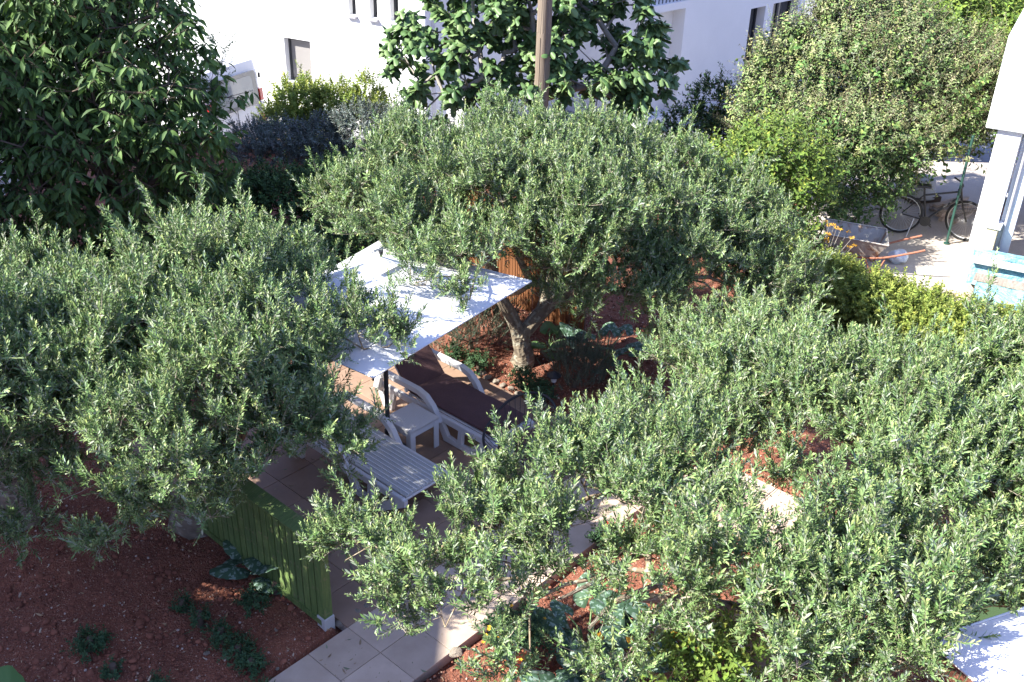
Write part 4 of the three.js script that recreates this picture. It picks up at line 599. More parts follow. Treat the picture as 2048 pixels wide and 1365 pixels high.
// ---------- green fence, reed screen, small garden things ----------
{
  const t = thing('green_fence', 'green painted board fence with a cap rail beside the tiled path', 'fence', uv2(4.14, -5.78, 0), FRAME), R = rng(41);
  for (let i = 0; i < 22; i++) { const w = 0.096, o = part(t, 'board', ubox(w - 0.02, 0.86 + (R() - 0.5) * 0.006, 0.02, 0, 0, 0), pick(R, [M.green, M.green2, M.green3])); o.position.set(-0.13 - i * 0.097, 0.56, 0.034 + (R() - 0.5) * 0.008); o.rotation.z = (R() - 0.5) * 0.014; o.rotation.y = (R() - 0.5) * 0.05; }
  for (let i = 0; i < 21; i++) { const o = part(t, 'added_back_board', ubox(0.082, 0.84, 0.02, 0, 0, 0), pick(R, [M.green, M.green2, M.green3])); o.position.set(-0.178 - i * 0.097, 0.55, -0.036); }  // rear row added to block light behind the gaps and darken them
  part(t, 'cap_rail', ubox(2.3, 0.03, 0.15, -1.12, 1.015, 0, 0.25), M.green); part(t, 'back_rail', ubox(2.2, 0.08, 0.03, -1.1, 0.85, -0.006), M.green2); part(t, 'back_rail', ubox(2.2, 0.08, 0.03, -1.1, 0.3, -0.006), M.green2); part(t, 'bottom_rail', ubox(2.2, 0.06, 0.06, -1.12, 0.1, 0.03), M.green2);
  for (const x of [-0.03, -2.26]) { part(t, 'post', ubox(0.09, 0.86, 0.09, x, 0.57, 0), M.green2); part(t, 'post_foot', rbox(0.115, 0.2, 0.115, 0.008, x, 0.055, 0), M.plasticGrey); }
}
{
  const t = thing('reed_screen', 'orange-brown reed screen standing behind the back olive trunk', 'screen', uv2(10.05, -9.0, 0), FRAME), R = rng(43), list = [];
  for (let i = 0; i < 170; i++) list.push(cyl(0.008 + R() * 0.004, 0.007 + R() * 0.003, 1.5 + R() * 0.12, -1.4 + i * 0.0166, 0.78 + R() * 0.03, (R() - 0.5) * 0.012, 5, (R() - 0.5) * 0.02, R() * 6, (R() - 0.5) * 0.012));
  const c = part(t, 'reeds', join(list), M.reed); c.userData.kind = 'stuff'; for (const y of [0.35, 1.2]) part(t, 'binding_rail', box(2.8, 0.03, 0.025, 0, y, -0.03), M.twigDark); for (const x of [-1.35, 0, 1.35]) part(t, 'stake', cyl(0.03, 0.026, 1.62, x, 0.8, -0.06, 8), M.twigDark);
}
{ const t = thing('garden_lamp', 'small black solar lamp standing in the bed by the terrace edge', 'lamp', [0.53, 0, -11.0], 0); part(t, 'stake', cyl(0.012, 0.012, 0.24, 0, 0.11, 0, 8), M.black); part(t, 'lens', cyl(0.035, 0.045, 0.09, 0, 0.27, 0, 14), M.lampClear); part(t, 'cap', join([cyl(0.09, 0.02, 0.05, 0, 0.34, 0, 18), cyl(0.09, 0.09, 0.012, 0, 0.312, 0, 18)]), M.black); }
function rock(seed, sx, sy, sz) { const g = new THREE.IcosahedronGeometry(1, 2), p = g.attributes.position; for (let i = 0; i < p.count; i++) { const x = p.getX(i), y = p.getY(i), z = p.getZ(i), k = 0.78 + 0.44 * vnoise(x * 1.7 + 20 + seed, y * 1.7 + z * 1.1 + 20, 256, seed); p.setXYZ(i, x * k * sx, y * k * sy, z * k * sz); } g.computeVertexNormals(); return g; }
const rocks = [1, 2, 3, 4].map((s) => rock(s, 1, 0.55, 0.75));
{
  const R = rng(55), put = (x, z, s, name, label, group, m = M.stone) => { const o = part(scene, numbered(name), pick(R, rocks), m); o.position.set(x, s * 0.2, z); o.scale.setScalar(s); o.rotation.y = R() * 6; tag(o, label, 'stone', group); };
  for (let i = 0; i < 16; i++) { const v = -7.9 + i * 0.13 + (R() - 0.5) * 0.03, [x, , z] = uv2(8.34 + (R() - 0.5) * 0.03, v); put(x, z, 0.045 + R() * 0.03, 'edging_stone', 'pale stone in the row edging the back of the terrace', 'stones edging the back of the terrace'); }
  for (let i = 0; i < 5; i++) { const [x, , z] = uv2(4.2 - i * 0.02 + (R() - 0.5) * 0.05, -5.77 + (i - 2) * 0.03); if (i < 4) put(-1.5 + i * 0.075, -7.0 - i * 0.07, 0.035 + R() * 0.025, 'path_stone', 'small pale stone lying at the foot of the fence post', 'stones by the fence post'); }
  for (const [x, z, s] of [[-0.22, -6.98, 0.075], [-0.42, -6.68, 0.07]]) put(x, z, s, 'path_stone', 'fist sized grey stone on the right side of the path', 'stones right of the path');
  for (const [x, z, s] of [[-2.05, -6.9, 0.03], [-1.9, -6.72, 0.026], [-2.6, -6.6, 0.028], [-1.95, -6.45, 0.024]]) put(x, z, s, 'soil_stone', 'small pinkish stone lying loose on the shaded red soil', 'loose stones on the soil');
}
{ // pebbles and dry bits over the red soil
  const R = rng(61), make = (name, label, geo, mat, n, size, area, cols) => {
    const m = new THREE.Matrix4(), l = []; while (l.length < n) { if (!area) { const [x, , z] = R() < 0.6 ? uv2(4.3 + R() * 3.9, -9 + R() * 4.2) : uv2(2 + R() * 2.2, -5.6 + R() * 0.8); l.push([x, z]); continue; } const x = lerp(area[0], area[1], R()), z = lerp(area[2], area[3], R()); if (inTerrace(x, z) || inYard(x, z)) continue; l.push([x, z]); }
    const o = new THREE.InstancedMesh(geo, mat, n); o.name = name; o.userData.kind = 'stuff'; tag(o, label, 'ground litter'); o.castShadow = o.receiveShadow = true;
    l.forEach(([x, z], i) => { const s = size * (0.4 + R() * R() * 1.6); const nn = fbm(x / 64 + 0.5, z / 64 + 0.5, 64, 4, 7); m.compose(V(x, area ? (nn - 0.5) * 0.16 + 0.012 : 0.038, z), new THREE.Quaternion().setFromEuler(new THREE.Euler((R() - 0.5) * (area ? 0.8 : 0.1), R() * 6, (R() - 0.5) * (area ? 0.8 : 0.1))), V(s, s, s)); o.setMatrixAt(i, m); const c = pick(R, cols), k = 0.8 + R() * 0.4; o.setColorAt(i, rgb(c[0] * k, c[1] * k, c[2] * k)); });
    scene.add(o);
  };
  const pg = rock(9, 1, 0.7, 0.8);
  make('pebbles', 'scattered pinkish pebbles over the red garden soil', pg, std({ roughness: 0.95 }), 19000, 0.009, [-6, 6, -14, -4.5], [[0.36, 0.22, 0.15], [0.27, 0.12, 0.075], [0.45, 0.36, 0.29], [0.2, 0.075, 0.045]]);
  make('soil_clods', 'crumbly red clods lying over the garden soil', pg, std({ roughness: 1 }), 9000, 0.024, [-6, 6, -14, -4.5], [[0.21, 0.078, 0.045], [0.17, 0.06, 0.034], [0.25, 0.095, 0.055]]);
  const lf = blade(5, 1, 0.26, [1, 1, 1], [0.9, 0.9], 0.2, 0.3); lf.rotateX(Math.PI / 2);
  make('fallen_leaves', 'a few dry olive leaves fallen on the terrace tiles', blade(6, 1, 0.26, [1, 1, 1], [0.9, 0.9], 0.2, 0.3).rotateX(Math.PI / 2), phy({ vertexColors: true, roughness: 0.8, side: THREE.DoubleSide }), 420, 0.05, null, [[0.4, 0.3, 0.18], [0.3, 0.2, 0.11], [0.2, 0.22, 0.12]]);
  make('leaf_litter', 'dry pale olive leaves fallen on the red garden soil', lf, phy({ vertexColors: true, roughness: 0.8, side: THREE.DoubleSide }), 5000, 0.05, [-6, 6, -14, -4.5], [[0.4, 0.3, 0.18], [0.3, 0.2, 0.11], [0.46, 0.38, 0.27]]);
}
// ---------- olives ----------
oliveTree('gnarled olive tree with a leaning pale trunk behind the parasol', [[0.15, -0.05, -11.76, 0.18], [0.14, 0.22, -11.78, 0.125], [0.03, 0.62, -11.75, 0.09], [-0.18, 1.1, -11.62, 0.07]], LOBES.back, { seed: 11, stubs: [[[0.12, 0.42, -11.76, 0.1], [0.42, 0.8, -11.85, 0.09], [0.78, 1.05, -11.95, 0.08], [1.2, 1.4, -12, 0.06]], [[0.38, 0.78, -11.85, 0.08], [0.5, 1.3, -12.1, 0.065], [0.4, 1.9, -12.2, 0.05]], [[-0.16, 1.08, -11.62, 0.075], [-0.3, 1.6, -11.5, 0.08], [-0.35, 2.1, -11.4, 0.06]]] });
oliveTree('olive tree with upright shoots on the left, beside the green fence', [[-3.2, -0.05, -8.35, 0.24], [-3.15, 0.3, -8.32, 0.19], [-3.02, 0.75, -8.3, 0.15], [-2.95, 1.2, -8.3, 0.11]], LOBES.left, { seed: 21, per: 48, spike: 0.8, stubs: [[[-3.1, 0.6, -8.3, 0.13], [-2.7, 1.1, -8.0, 0.09], [-2.4, 1.6, -7.8, 0.06]]] });
oliveTree('olive tree cut off by the left edge of the picture', [[-4.95, -0.05, -8.3, 0.2], [-4.9, 0.5, -8.25, 0.16], [-4.8, 1.1, -8.2, 0.11]], LOBES.edge, { seed: 31, per: 48, spike: 0.8 });
oliveTree('nearest olive tree spreading over the path at the bottom right', [[2.3, -0.05, -6.7, 0.2], [2.24, 0.35, -6.62, 0.16], [2.1, 0.8, -6.4, 0.12], [1.95, 1.2, -6.2, 0.09]], LOBES.front, { seed: 41, per: 46, spike: 0.35, stubs: [[[2.15, 0.7, -6.45, 0.11], [1.6, 1.15, -6.15, 0.06], [1.0, 1.4, -5.95, 0.035]], [[2.1, 0.8, -6.4, 0.1], [2.3, 1.2, -5.9, 0.06], [2.4, 1.6, -5.4, 0.04]], [[1.95, 1.2, -6.2, 0.06], [1.7, 1.65, -5.9, 0.04], [1.41, 1.95, -5.8, 0.032], [1.05, 1.93, -5.5, 0.026], [0.76, 1.85, -5.4, 0.02], [0.58, 1.75, -5.25, 0.012]], [[1.97, 1.2, -6.2, 0.05], [1.95, 1.6, -5.6, 0.035], [1.9, 1.78, -5.1, 0.026], [2.02, 1.95, -4.85, 0.015]], [[1.6, 1.15, -6.15, 0.05], [1.25, 1.7, -6.1, 0.032], [0.9, 1.95, -5.75, 0.024], [0.65, 1.87, -5.6, 0.018], [0.38, 1.77, -5.5, 0.011]]] });
oliveTree('olive tree in front of the yellow-green hedge on the right', [[3.7, -0.05, -8.1, 0.2], [3.6, 0.5, -8.0, 0.15], [3.5, 1.1, -7.9, 0.11]], LOBES.right, { seed: 51 });
// ---------- broad-leaved trees ----------
const cherryLeaves = [[0.065, 0.135, 0.028], [0.075, 0.15, 0.032], [0.055, 0.115, 0.026], [0.1, 0.18, 0.035]].map((c, i) => blade(600 + i, 0.175, 0.057, c, [0.72, 1, 0.7], 0.22 + 0.05 * i, 0.22));
const M_CHERRY = leafMat(0.72, 0.3, 0.7);
leafTree('cherry_tree', 'big dark cherry tree with drooping leaves in the top left corner', 'tree', [[-5.6, -0.05, -13.8, 0.17], [-5.55, 0.7, -13.8, 0.14], [-5.5, 1.4, -13.7, 0.12]], [[-5.4, 3.2, -13.4, 1.35, 1], [-4.75, 2.9, -13.3, 0.95, 1], [-6.5, 3.1, -13.3, 1.3, 1], [-5.3, 4.2, -13.6, 1.0, 1], [-6.2, 4.3, -13.6, 1.3, 1], [-5.5, 2.1, -12.9, 1.0, 0.9], [-4.4, 2.2, -13.0, 0.65, 0.9], [-6.7, 2.1, -12.9, 1.1, 0.9], [-7.4, 3.3, -13.6, 1.3, 0.8], [-5.6, 5.2, -14, 1.0, 0.7], [-6.3, 1.5, -12.7, 0.7, 0.7], [-4.9, 1.55, -12.8, 0.5, 0.7]], cherryLeaves, M_CHERRY, { seed: 71, per: 84, leaves: 7, twigs: 3, twig: 0.3, hang: 0.75, branchMat: M.twigDark });
const figLeaves = [[0.085, 0.155, 0.05], [0.105, 0.18, 0.06], [0.07, 0.135, 0.044], [0.14, 0.21, 0.07]].map((c, i) => palmate(700 + i, 0.17, c, 5, 0.66, 0.16, 0.06));
leafTree('fig_tree', 'broad fig tree with lobed leaves behind the wooden pole', 'tree', [[0.75, -0.6, -17.9, 0.16], [0.6, 0.2, -17.9, 0.13], [0.4, 0.9, -17.9, 0.11]], [[-1.5, 2.5, -17.6, 0.75, 1], [-0.8, 3.3, -17.7, 0.8, 1], [0.1, 3.5, -17.8, 0.85, 1], [1.0, 3.4, -17.8, 0.85, 1], [1.7, 3.0, -17.7, 0.8, 1], [2.0, 2.3, -17.6, 0.65, 1], [1.3, 2.2, -17.4, 0.7, 1], [0.3, 2.3, -17.3, 0.75, 1], [-0.6, 2.3, -17.3, 0.7, 1], [0.2, 4.4, -18, 0.9, 0.8], [1.3, 4.3, -18, 0.8, 0.8], [-0.9, 4.2, -18, 0.7, 0.7], [1.9, 1.7, -17.3, 0.4, 0.8], [-1.6, 1.7, -17.3, 0.3, 0.6]], figLeaves, M_LEATHER, { seed: 81, per: 38, leaves: 9, twigs: 2, twig: 0.3, hang: 0.8, from: 0.35, r0: 0.008 });
{ const t = thing('neighbour_house', 'tall plain house wall standing left of the garden', 'house', [-12, 0, 0.2], 0); part(t, 'walls', box(6, 7.6, 10.2, 0, 3.75, 0.6), M.plaster); part(t, 'roof', box(6.3, 0.15, 10.3, 0, 7.63, 0.6), M.terracotta); part(t, 'low_wing', box(6, 5.7, 5.2, 0, 2.8, -7.12), M.plaster); part(t, 'rear_wing', box(6, 6.4, 8.4, 0, 3.15, -13.94), M.plaster); for (const z of [-3, 0, 4]) { const w = part(t, 'window', box(0.06, 1.3, 1.0, 3.01, 4.6, z), M.frame); part(w, 'pane', box(0.03, 1.18, 0.88, 3.035, 4.6, z), M.glass); } }
// ---------- shrubs and hedges ----------
const line = (a, b, n, h, r, d = 1, R = rng(5)) => Array.from({ length: n }, (_, i) => { const t = i / (n - 1); return [lerp(a[0], b[0], t) + (R() - 0.5) * r * 0.3, h * (0.9 + R() * 0.2), lerp(a[1], b[1], t) + (R() - 0.5) * r * 0.3, r * (0.9 + R() * 0.25), d]; });
bush('privet_hedge', 'yellow-green clipped hedge running from the wheelbarrow to the blue packs', 'hedge', [4.9, 0, -12.6], line([3.75, -13.6], [6.7, -10.9], 12, 0.5, 0.44), S.lime, M_SOFT, { seed: 101, per: 3800, flat: 1, up: 0.7, wild: 0.7 });
bush('lime_shrub', 'bright lime green shrub between the back olive and the tall tan shrub', 'shrub', [3.85, 0, -15.2], [[3.25, 1.5, -15, 0.6, 1], [3.9, 1.7, -15.1, 0.7, 1], [4.3, 1.35, -15.1, 0.6, 1], [3.6, 0.75, -14.8, 0.65, 1], [4.0, 0.6, -14.8, 0.55, 1]], S.limeBig, M_SOFT, { seed: 111, per: 800, spikes: 1, spikeLen: 0.3 });
bush('tan_shrub', 'tall loose tan-green shrub filling the right background', 'shrub', [5.6, 0, -17.2], [[4.2, 1.7, -17.3, 0.65, 1], [4.7, 2.2, -17.4, 0.75, 1], [5.4, 2.7, -17.4, 0.85, 1], [6.1, 2.6, -17.3, 0.8, 1], [6.8, 2.2, -17.2, 0.8, 1], [7.4, 1.7, -17.0, 0.6, 1], [4.9, 1.6, -16.8, 0.75, 1], [5.7, 1.7, -16.7, 0.8, 1], [6.5, 1.6, -16.7, 0.7, 1], [5.4, 3.3, -17.6, 0.5, 0.8], [4.00, 2.20, -17.30, 0.15, 2.4], [4.00, 2.48, -17.30, 0.15, 2.4], [4.00, 2.75, -17.30, 0.15, 2.4], [4.50, 2.70, -17.40, 0.15, 2.4], [4.50, 2.90, -17.40, 0.15, 2.4], [4.50, 3.10, -17.40, 0.15, 2.4], [5.00, 3.00, -17.50, 0.15, 2.4], [5.00, 3.25, -17.50, 0.15, 2.4], [5.00, 3.50, -17.50, 0.15, 2.4], [5.70, 3.40, -17.60, 0.15, 2.4], [5.70, 3.65, -17.60, 0.15, 2.4], [5.70, 3.90, -17.60, 0.15, 2.4], [7.8, 2.3, -17.9, 0.75, 1], [8.2, 1.7, -18.1, 0.7, 1], [7.6, 1.35, -18.2, 0.6, 1], [6.3, 3.2, -17.6, 0.5, 0.8], [7.3, 2.7, -17.4, 0.6, 0.9]], [...S.tan, ...S.midBroad.slice(0, 2)], M_MATT, { seed: 121, per: 1250, size: 1.2, tint: 0.34, spikes: 1.6, spikeLen: 0.7, ragged: 0.75, stemMat: M.twigGrey, stemEvery: 30 });
bush('leafy_shrub', 'mid green leafy shrub at the foot of the tall tan shrub', 'shrub', [5.6, 0, -16.2], [[4.8, 0.95, -16.2, 0.6, 1], [5.5, 1.05, -16.4, 0.6, 1], [6.1, 0.95, -16.5, 0.5, 0.9], [5.1, 0.45, -16.2, 0.5, 0.9], [5.8, 0.45, -16.4, 0.5, 0.9], [6.4, 0.75, -17.0, 0.55, 1], [6.6, 1.1, -17.7, 0.6, 1], [6.1, 0.9, -18.2, 0.6, 1], [5.5, 1.6, -16.4, 0.55, 1], [6.1, 1.5, -16.5, 0.5, 1], [6.5, 1.35, -16.75, 0.42, 1]], S.midBroad, M_SOFT, { seed: 131, per: 700 });
bush('vine', 'bright green vine draped over the top of the tan shrub', 'vine', [7.2, 0, -18.6], [[6.7, 2.9, -18.4, 0.6, 1], [7.4, 3.1, -18.6, 0.7, 1], [8.1, 3.1, -18.6, 0.8, 1], [8.8, 2.9, -18.6, 0.8, 1], [9.4, 3.1, -18.9, 0.9, 1], [8.6, 2.1, -18.4, 0.6, 0.9]], S.limeBig, M_SOFT, { seed: 141, per: 520, size: 1.1, ragged: 0.5 });
bush('citrus_shrub', 'dark glossy green shrub below the shaded house wing', 'shrub', [3.4, 0, -19], [[3.3, 0.9, -19, 0.6, 1], [3.9, 0.85, -19, 0.5, 1], [3.0, 0.5, -18.7, 0.5, 1], [3.5, 1.5, -19.1, 0.35, 0.8], [3.9, 1.5, -19.1, 0.25, 0.8]], S.citrus, M_LEATHER, { seed: 151, per: 620, spikes: 1, spikeLen: 0.3 });
bush('ivy_bank', 'dark ivy bank in the top right corner behind the vine', 'ivy', [11, -1.5, -24.6], [[8.6, 1.6, -24.5, 1.2, 1], [10, 2.0, -24.5, 1.3, 1], [11.6, 2.2, -24.5, 1.4, 1], [13, 2.2, -24.5, 1.4, 1], [9.5, 0.4, -24, 1.2, 1], [11.5, 0.5, -24, 1.3, 1], [7.8, 0.6, -24.8, 0.9, 1]], S.ivy, M_LEATHER, { seed: 161, per: 420, up: 0.1, size: 1.3 });
bush('yellow_shrub', 'yellow-green shrub in front of the sunlit house wall', 'shrub', [-3.9, -0.1, -20.1], [[-4.65, 0.5, -20, 0.4, 1], [-4.3, 0.85, -20.1, 0.5, 1], [-3.6, 0.8, -20, 0.5, 1], [-3.0, 0.75, -20, 0.45, 1], [-3.0, 1.25, -20.1, 0.2, 0.6], [-4.0, 0.3, -19.8, 0.5, 1]], S.lime, M_SOFT, { seed: 171, per: 800, spikes: 1.2, spikeLen: 0.4, size: 1.4 });
bush('silver_shrub', 'dusky silver-grey shrub in front of the yellow-green shrub', 'shrub', [-3.4, 0, -18.6], [[-4.9, 0.5, -18.6, 0.5, 1], [-4.3, 0.55, -18.4, 0.55, 1], [-3.6, 0.6, -18.4, 0.6, 1], [-2.9, 0.85, -18.5, 0.6, 1], [-2.2, 0.85, -18.5, 0.5, 1], [-2.6, 0.3, -18.1, 0.5, 1], [-3.3, 0.2, -18, 0.5, 1]], S.silver, M_MATT, { seed: 181, per: 1000, size: 1.2 });
bush('shaded_hedge', 'dark leafy hedge in the shade behind the left olive trees', 'hedge', [-3.9, 0, -13.2], line([-6.6, -12.6], [-1.7, -13.6], 11, 0.55, 0.55), S.shade, M_MATT, { seed: 191, per: 650, flat: 1 });
bush('back_hedge', 'dark leafy hedge in the shade between the cherry and the silver shrub', 'hedge', [-3.6, 0, -16], line([-5.6, -15.4], [-1.4, -16.4], 10, 0.5, 0.6), S.shade, M_MATT, { seed: 195, per: 650, flat: 1 });
bush('young_olive', 'thin young olive beside the cherry, against the sunlit wall', 'olive tree', [-5.9, 0, -19.2], [[-5.7, 1.7, -19.2, 0.3, 0.6], [-5.55, 2.2, -19.2, 0.25, 0.5], [-5.8, 1.0, -19.2, 0.3, 0.7]], S.oliveOpen, M_OLIVE, { seed: 201, per: 500, size: 1.2 });
bush('citrus_sapling', 'glossy yellow-green young shrub at the bottom edge under the nearest olive', 'shrub', [1.55, 0, -6.15], [[1.5, 0.75, -6.15, 0.3, 1], [1.8, 0.7, -6.1, 0.28, 1], [1.6, 1.05, -6.2, 0.2, 0.8], [1.35, 0.5, -6.0, 0.25, 1], [1.75, 0.45, -6.0, 0.3, 1]], S.limeBig, M_SOFT, { seed: 211, per: 900, size: 0.75 });
bush('rosemary', 'dark rosemary bush in the shade right of the parasol edge', 'shrub', [-0.55, 0, -12.1], [[-0.55, 0.4, -12.1, 0.42, 1], [-0.9, 0.35, -12.0, 0.35, 1], [-0.2, 0.3, -12.2, 0.3, 1]], S.rosemary, M_MATT, { seed: 221, per: 2000, up: 1.2, flat: 1 });
bush('lavender', 'grey lavender bush near the small black lamp', 'shrub', [0.8, 0, -11.2], [[0.8, 0.22, -11.2, 0.34, 1], [1.05, 0.18, -11.3, 0.25, 1]], S.rosemary, M_MATT, { seed: 231, per: 2000, up: 1.2, flat: 1 });
bush('grass_tuft', 'round pale green cushion plant on the sunlit soil by the side path', 'plant', [3.2, 0, -9.35], [[3.2, 0.08, -9.35, 0.16, 1]], S.rosemary, leafMat(0.8), { seed: 241, per: 9000, up: 0.6, size: 0.35, tint: 0.1 });
{
  const sp = [[-2.75, -6.95], [-2.5, -6.75], [-2.3, -6.55], [-2.95, -7.1], [-2.15, -6.4], [-1.98, -6.05], [-3.3, -6.3], [-2.9, -6.1], [-3.6, -6.6], [-2.15, -7.35], [-2.0, -7.6], [-2.3, -7.2]];
  const wh = ['under the hanging olive branch', 'in the middle of the shaded soil', 'nearest the path on the shaded soil', 'below the left olive trunk', 'alone near the path edge', 'at the bottom edge near the path', 'at the far bottom left of the soil', 'in the dark hollow at the bottom left', 'under the olive at the left edge', 'against the middle of the green fence', 'against the far end of the green fence', 'a step in front of the green fence'];
  sp.forEach(([x, z], i) => bush('weed', 'small low green weed ' + wh[i], 'weed', [x, 0, z], [[x, 0.06, z, 0.08 + (i % 3) * 0.03, 1, 0.5]], S.weed, M_MATT, { seed: 300 + i, per: 3600, group: 'weeds on the shaded soil', size: 0.9, stemEvery: 20 }));
  [[-0.42, -11.55, 'between the edging stones and the olive trunk'], [0.12, -11.2, 'beside the terrace edge below the olive trunk'], [0.35, -10.9, 'at the right end of the edging stones'], [-0.75, -11.75, 'behind the lounger armrest']].forEach(([x, z, w], i) => bush('bed_plant', 'small leafy bed plant ' + w, 'plant', [x, 0, z], [[x, 0.1, z, 0.15, 1]], S.weed, M_MATT, { seed: 340 + i, per: 3500, group: 'small plants in the back bed' }));
}
// ---------- squash plants and flowers ----------
const squashLeaves = [0, 1, 2, 3].map((i) => palmate(800 + i, 0.2, [1, 1, 1], 5, 0.24, 0.18, 0.12));
const M_SQUASH = std({ map: T.squash, vertexColors: true, roughness: 0.75, side: THREE.DoubleSide }), M_PLAIN = phy({ vertexColors: true, roughness: 0.7, transmission: 0.2, side: THREE.DoubleSide, color: rgb(0.11, 0.22, 0.05) });
function squash(label, x, z, n, spread, seed, mat = M_SQUASH, flowers = 0, high = 0.35) {
  const R = rng(seed), t = thing('squash_plant', label, 'squash plant', [x, 0, z], 0, 'squash plants'), st = new Leafy();
  for (let i = 0; i < n; i++) { const a = (i / n) * 6.28 * 2.4 + R(), r = spread * Math.sqrt((i + 0.5) / n), p = V(Math.cos(a) * r, high * (0.55 + R() * 0.6) * (1 - 0.35 * (r / spread)), Math.sin(a) * r); st.stem([V(Math.cos(a) * 0.03, 0, Math.sin(a) * 0.03), V(Math.cos(a) * r * 0.4, p.y * 0.7, Math.sin(a) * r * 0.4), p], 0.011, [1, 1, 1], 5, 0.007); const o = part(t, 'leaf', pick(R, squashLeaves), mat); o.position.copy(p); o.rotation.set(-Math.PI / 2 + 0.35 + (R() - 0.5) * 0.5, 0, 0, 'YXZ'); o.rotation.y = Math.atan2(Math.cos(a), Math.sin(a)) + Math.PI + (R() - 0.5) * 0.7; o.scale.setScalar(0.75 + R() * 0.5); }
  const g = st.geo(); g.deleteAttribute('color'); part(t, 'stalks', g, std({ color: rgb(0.14, 0.22, 0.08), roughness: 0.7 }));
  for (let i = 0; i < flowers; i++) { const L = new Leafy(); for (let k = 0; k < 6; k++) { const a = (k / 6) * 6.28, d = V(Math.cos(a) * 0.6, 1, Math.sin(a) * 0.6); L.leaf(V(0, 0, 0), d, V(-Math.cos(a), 0.4, -Math.sin(a)), 0.1, 0.055, [0.8, 0.42, 0.02], { droop: -0.2, widths: [0.8, 1] }); } const f = part(t, 'flower', L.geo(), leafMat(0.8, 0.3)); f.position.set((R() - 0.5) * 0.4, high * 0.9, (R() - 0.2) * 0.4); f.rotation.set(R() - 0.5, R() * 6, R() - 0.5); }
}
squash('silver mottled squash plant in the back bed beyond the lavender', 1.25, -11.9, 14, 0.5, 1);
squash('bright green large-leaved plant beside the back olive trunk', 0.5, -12.1, 7, 0.28, 2, M_PLAIN, 0, 0.3);
squash('silver mottled squash plant under the branches at the bottom centre', 0.75, -6.75, 13, 0.42, 3, M_SQUASH, 1, 0.38);
squash('squash plant with a yellow flower under the nearest olive', 1.25, -6.65, 14, 0.45, 4, M_SQUASH, 2, 0.4);
squash('squash plant at the bottom edge beside the terracotta pot', 0.75, -6.2, 12, 0.4, 5, M_SQUASH, 0, 0.35);
squash('small squash plant growing against the green fence', -2.35, -7.75, 9, 0.3, 6, M_SQUASH, 0, 0.25);
squash('broad green leaves in the bottom left corner', -3.85, -5.75, 6, 0.25, 7, M_PLAIN, 0, 0.25);
{ const t = thing('terracotta_pot', 'terracotta pot of yellow flowers at the bottom edge', 'flower pot', [0.12, 0, -6.62], 0); part(t, 'pot', new THREE.LatheGeometry([[0, 0.001], [0.12, 0.001], [0.17, 0.24], [0.19, 0.24], [0.19, 0.29], [0.165, 0.29], [0.155, 0.24], [0, 0.24]].map((p) => new THREE.Vector2(...p)), 28), M.terracotta);
  const R = rng(17), l = [], y = []; for (let i = 0; i < 240; i++) { const d = dirRand(R); d.y = Math.abs(d.y) * 1.1; const p = V(0, 0.24, 0).addScaledVector(d, 0.05 + R() * 0.24); l.push({ p, d: d.clone().add(UP), s: 0.8 + R() * 0.6 }); }
  instances(t, 'foliage', S.weed, M_MATT, l, 2);
  for (let i = 0; i < 14; i++) { const d = dirRand(R); d.y = Math.abs(d.y) * 0.9; const L = new Leafy(); for (let k = 0; k < 5; k++) { const a = (k / 5) * 6.28; L.leaf(V(0, 0, 0), V(Math.cos(a), 0.5, Math.sin(a)), V(0, 1, 0), 0.022, 0.016, [0.75, 0.42, 0.02], { widths: [1] }); } const f = part(t, 'flower', L.geo(), leafMat(0.8, 0.2)); f.position.copy(V(0, 0.26, 0).addScaledVector(d, 0.3)); } }
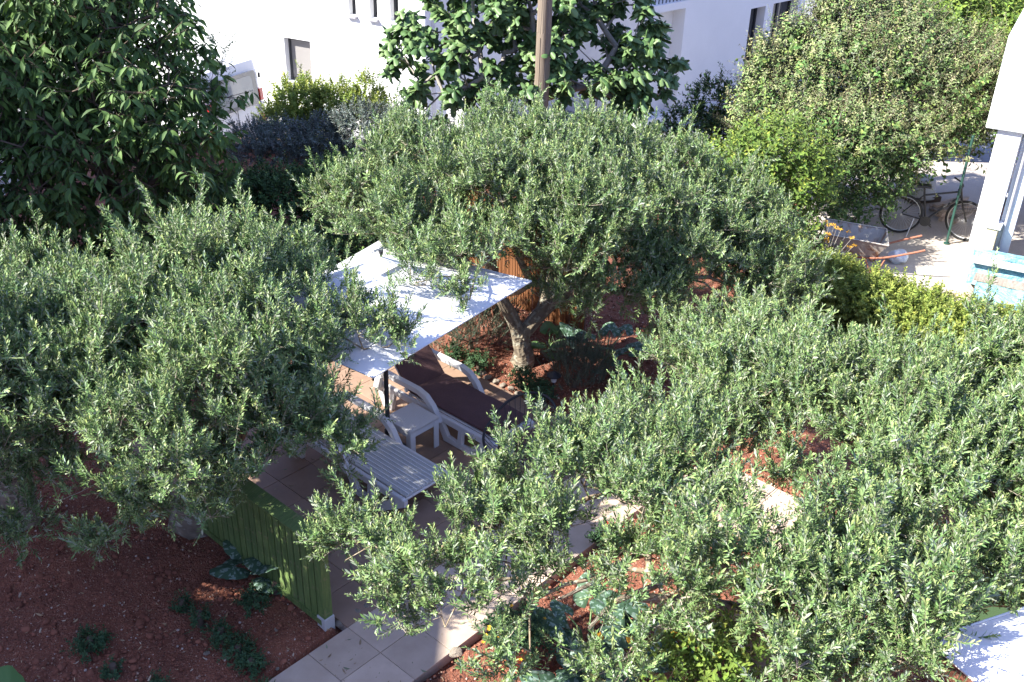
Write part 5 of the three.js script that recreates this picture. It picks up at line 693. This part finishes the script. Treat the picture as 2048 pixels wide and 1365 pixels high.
{ const t = thing('red_geranium', 'low plant with bright red flowers seen through the nearest olive', 'flower', [1.05, 0, -8.15], 0), R = rng(23), l = []; for (let i = 0; i < 120; i++) { const d = dirRand(R); d.y = Math.abs(d.y); l.push({ p: V(0, 0.06, 0).addScaledVector(d, R() * 0.16), d: d.clone().add(UP), s: 1 + R() * 0.5 }); } instances(t, 'foliage', S.weed, M_MATT, l, 4);
  for (let i = 0; i < 10; i++) { const L = new Leafy(); for (let k = 0; k < 7; k++) L.leaf(V(0, 0, 0), dirRand(R).addScaledVector(UP, 0.6), dirRand(R), 0.028, 0.02, [0.6, 0.012, 0.015], { widths: [1] }); const f = part(t, 'flower', L.geo(), leafMat(0.7, 0.15)); const d = dirRand(R); d.y = Math.abs(d.y) + 0.3; f.position.copy(V(0, 0.1, 0).addScaledVector(d.normalize(), 0.18)); } }
{ const t = thing('yellow_flowers', 'clump of tall yellow flowers on grey stems beside the wheelbarrow', 'flower', [4.72, 0, -14.55], 0), R = rng(27), st = new Leafy(), l = [];
  for (let i = 0; i < 16; i++) { const a = R() * 6.28, r = R() * 0.32, h = 0.55 + R() * 0.5, tip = V(Math.cos(a) * r * 1.3, h, Math.sin(a) * r * 1.3); st.stem([V(Math.cos(a) * r * 0.3, 0, Math.sin(a) * r * 0.3), tip.clone().multiplyScalar(0.5).add(V(0, 0.05, 0)), tip], 0.006, [1, 1, 1], 4, 0.004); const L = new Leafy(); for (let k = 0; k < 22; k++) { const d = dirRand(R); d.y = Math.abs(d.y) * 0.5 + 0.2; L.leaf(V((R() - 0.5) * 0.07, (R() - 0.5) * 0.02, (R() - 0.5) * 0.07), d, UP, 0.026, 0.018, [0.72, 0.4, 0.02], { widths: [1] }); } const f = part(t, 'flower_head', L.geo(), leafMat(0.8, 0.2)); f.position.copy(tip); for (let k = 0; k < 6; k++) l.push({ p: tip.clone().multiplyScalar(R() * 0.7), d: dirRand(R).add(UP), s: 0.8 }); }
  const g = st.geo(); g.deleteAttribute('color'); part(t, 'stems', g, M.twigGrey); instances(t, 'foliage', S.silver, M_MATT, l, 6); }
{ // dark green water tank by the second parasol
  const t = thing('garden_box', 'dark green garden box half hidden at the right edge under the olive', 'storage box', [4.55, 0, -7.05], deg(-28)); part(t, 'body', rbox(0.9, 0.45, 1.1, 0.03, 0, 0.225, 0), std({ color: rgb(0.025, 0.055, 0.02), roughness: 0.6 })); part(t, 'lid', rbox(0.96, 0.06, 1.16, 0.02, 0, 0.482, 0), std({ color: rgb(0.045, 0.08, 0.025), roughness: 0.6 })); part(t, 'edge_strip', rbox(0.06, 0.4, 1.0, 0.01, -0.49, 0.24, 0), std({ color: rgb(0.12, 0.3, 0.24), roughness: 0.5 })); }
renderer.render(scene, camera);
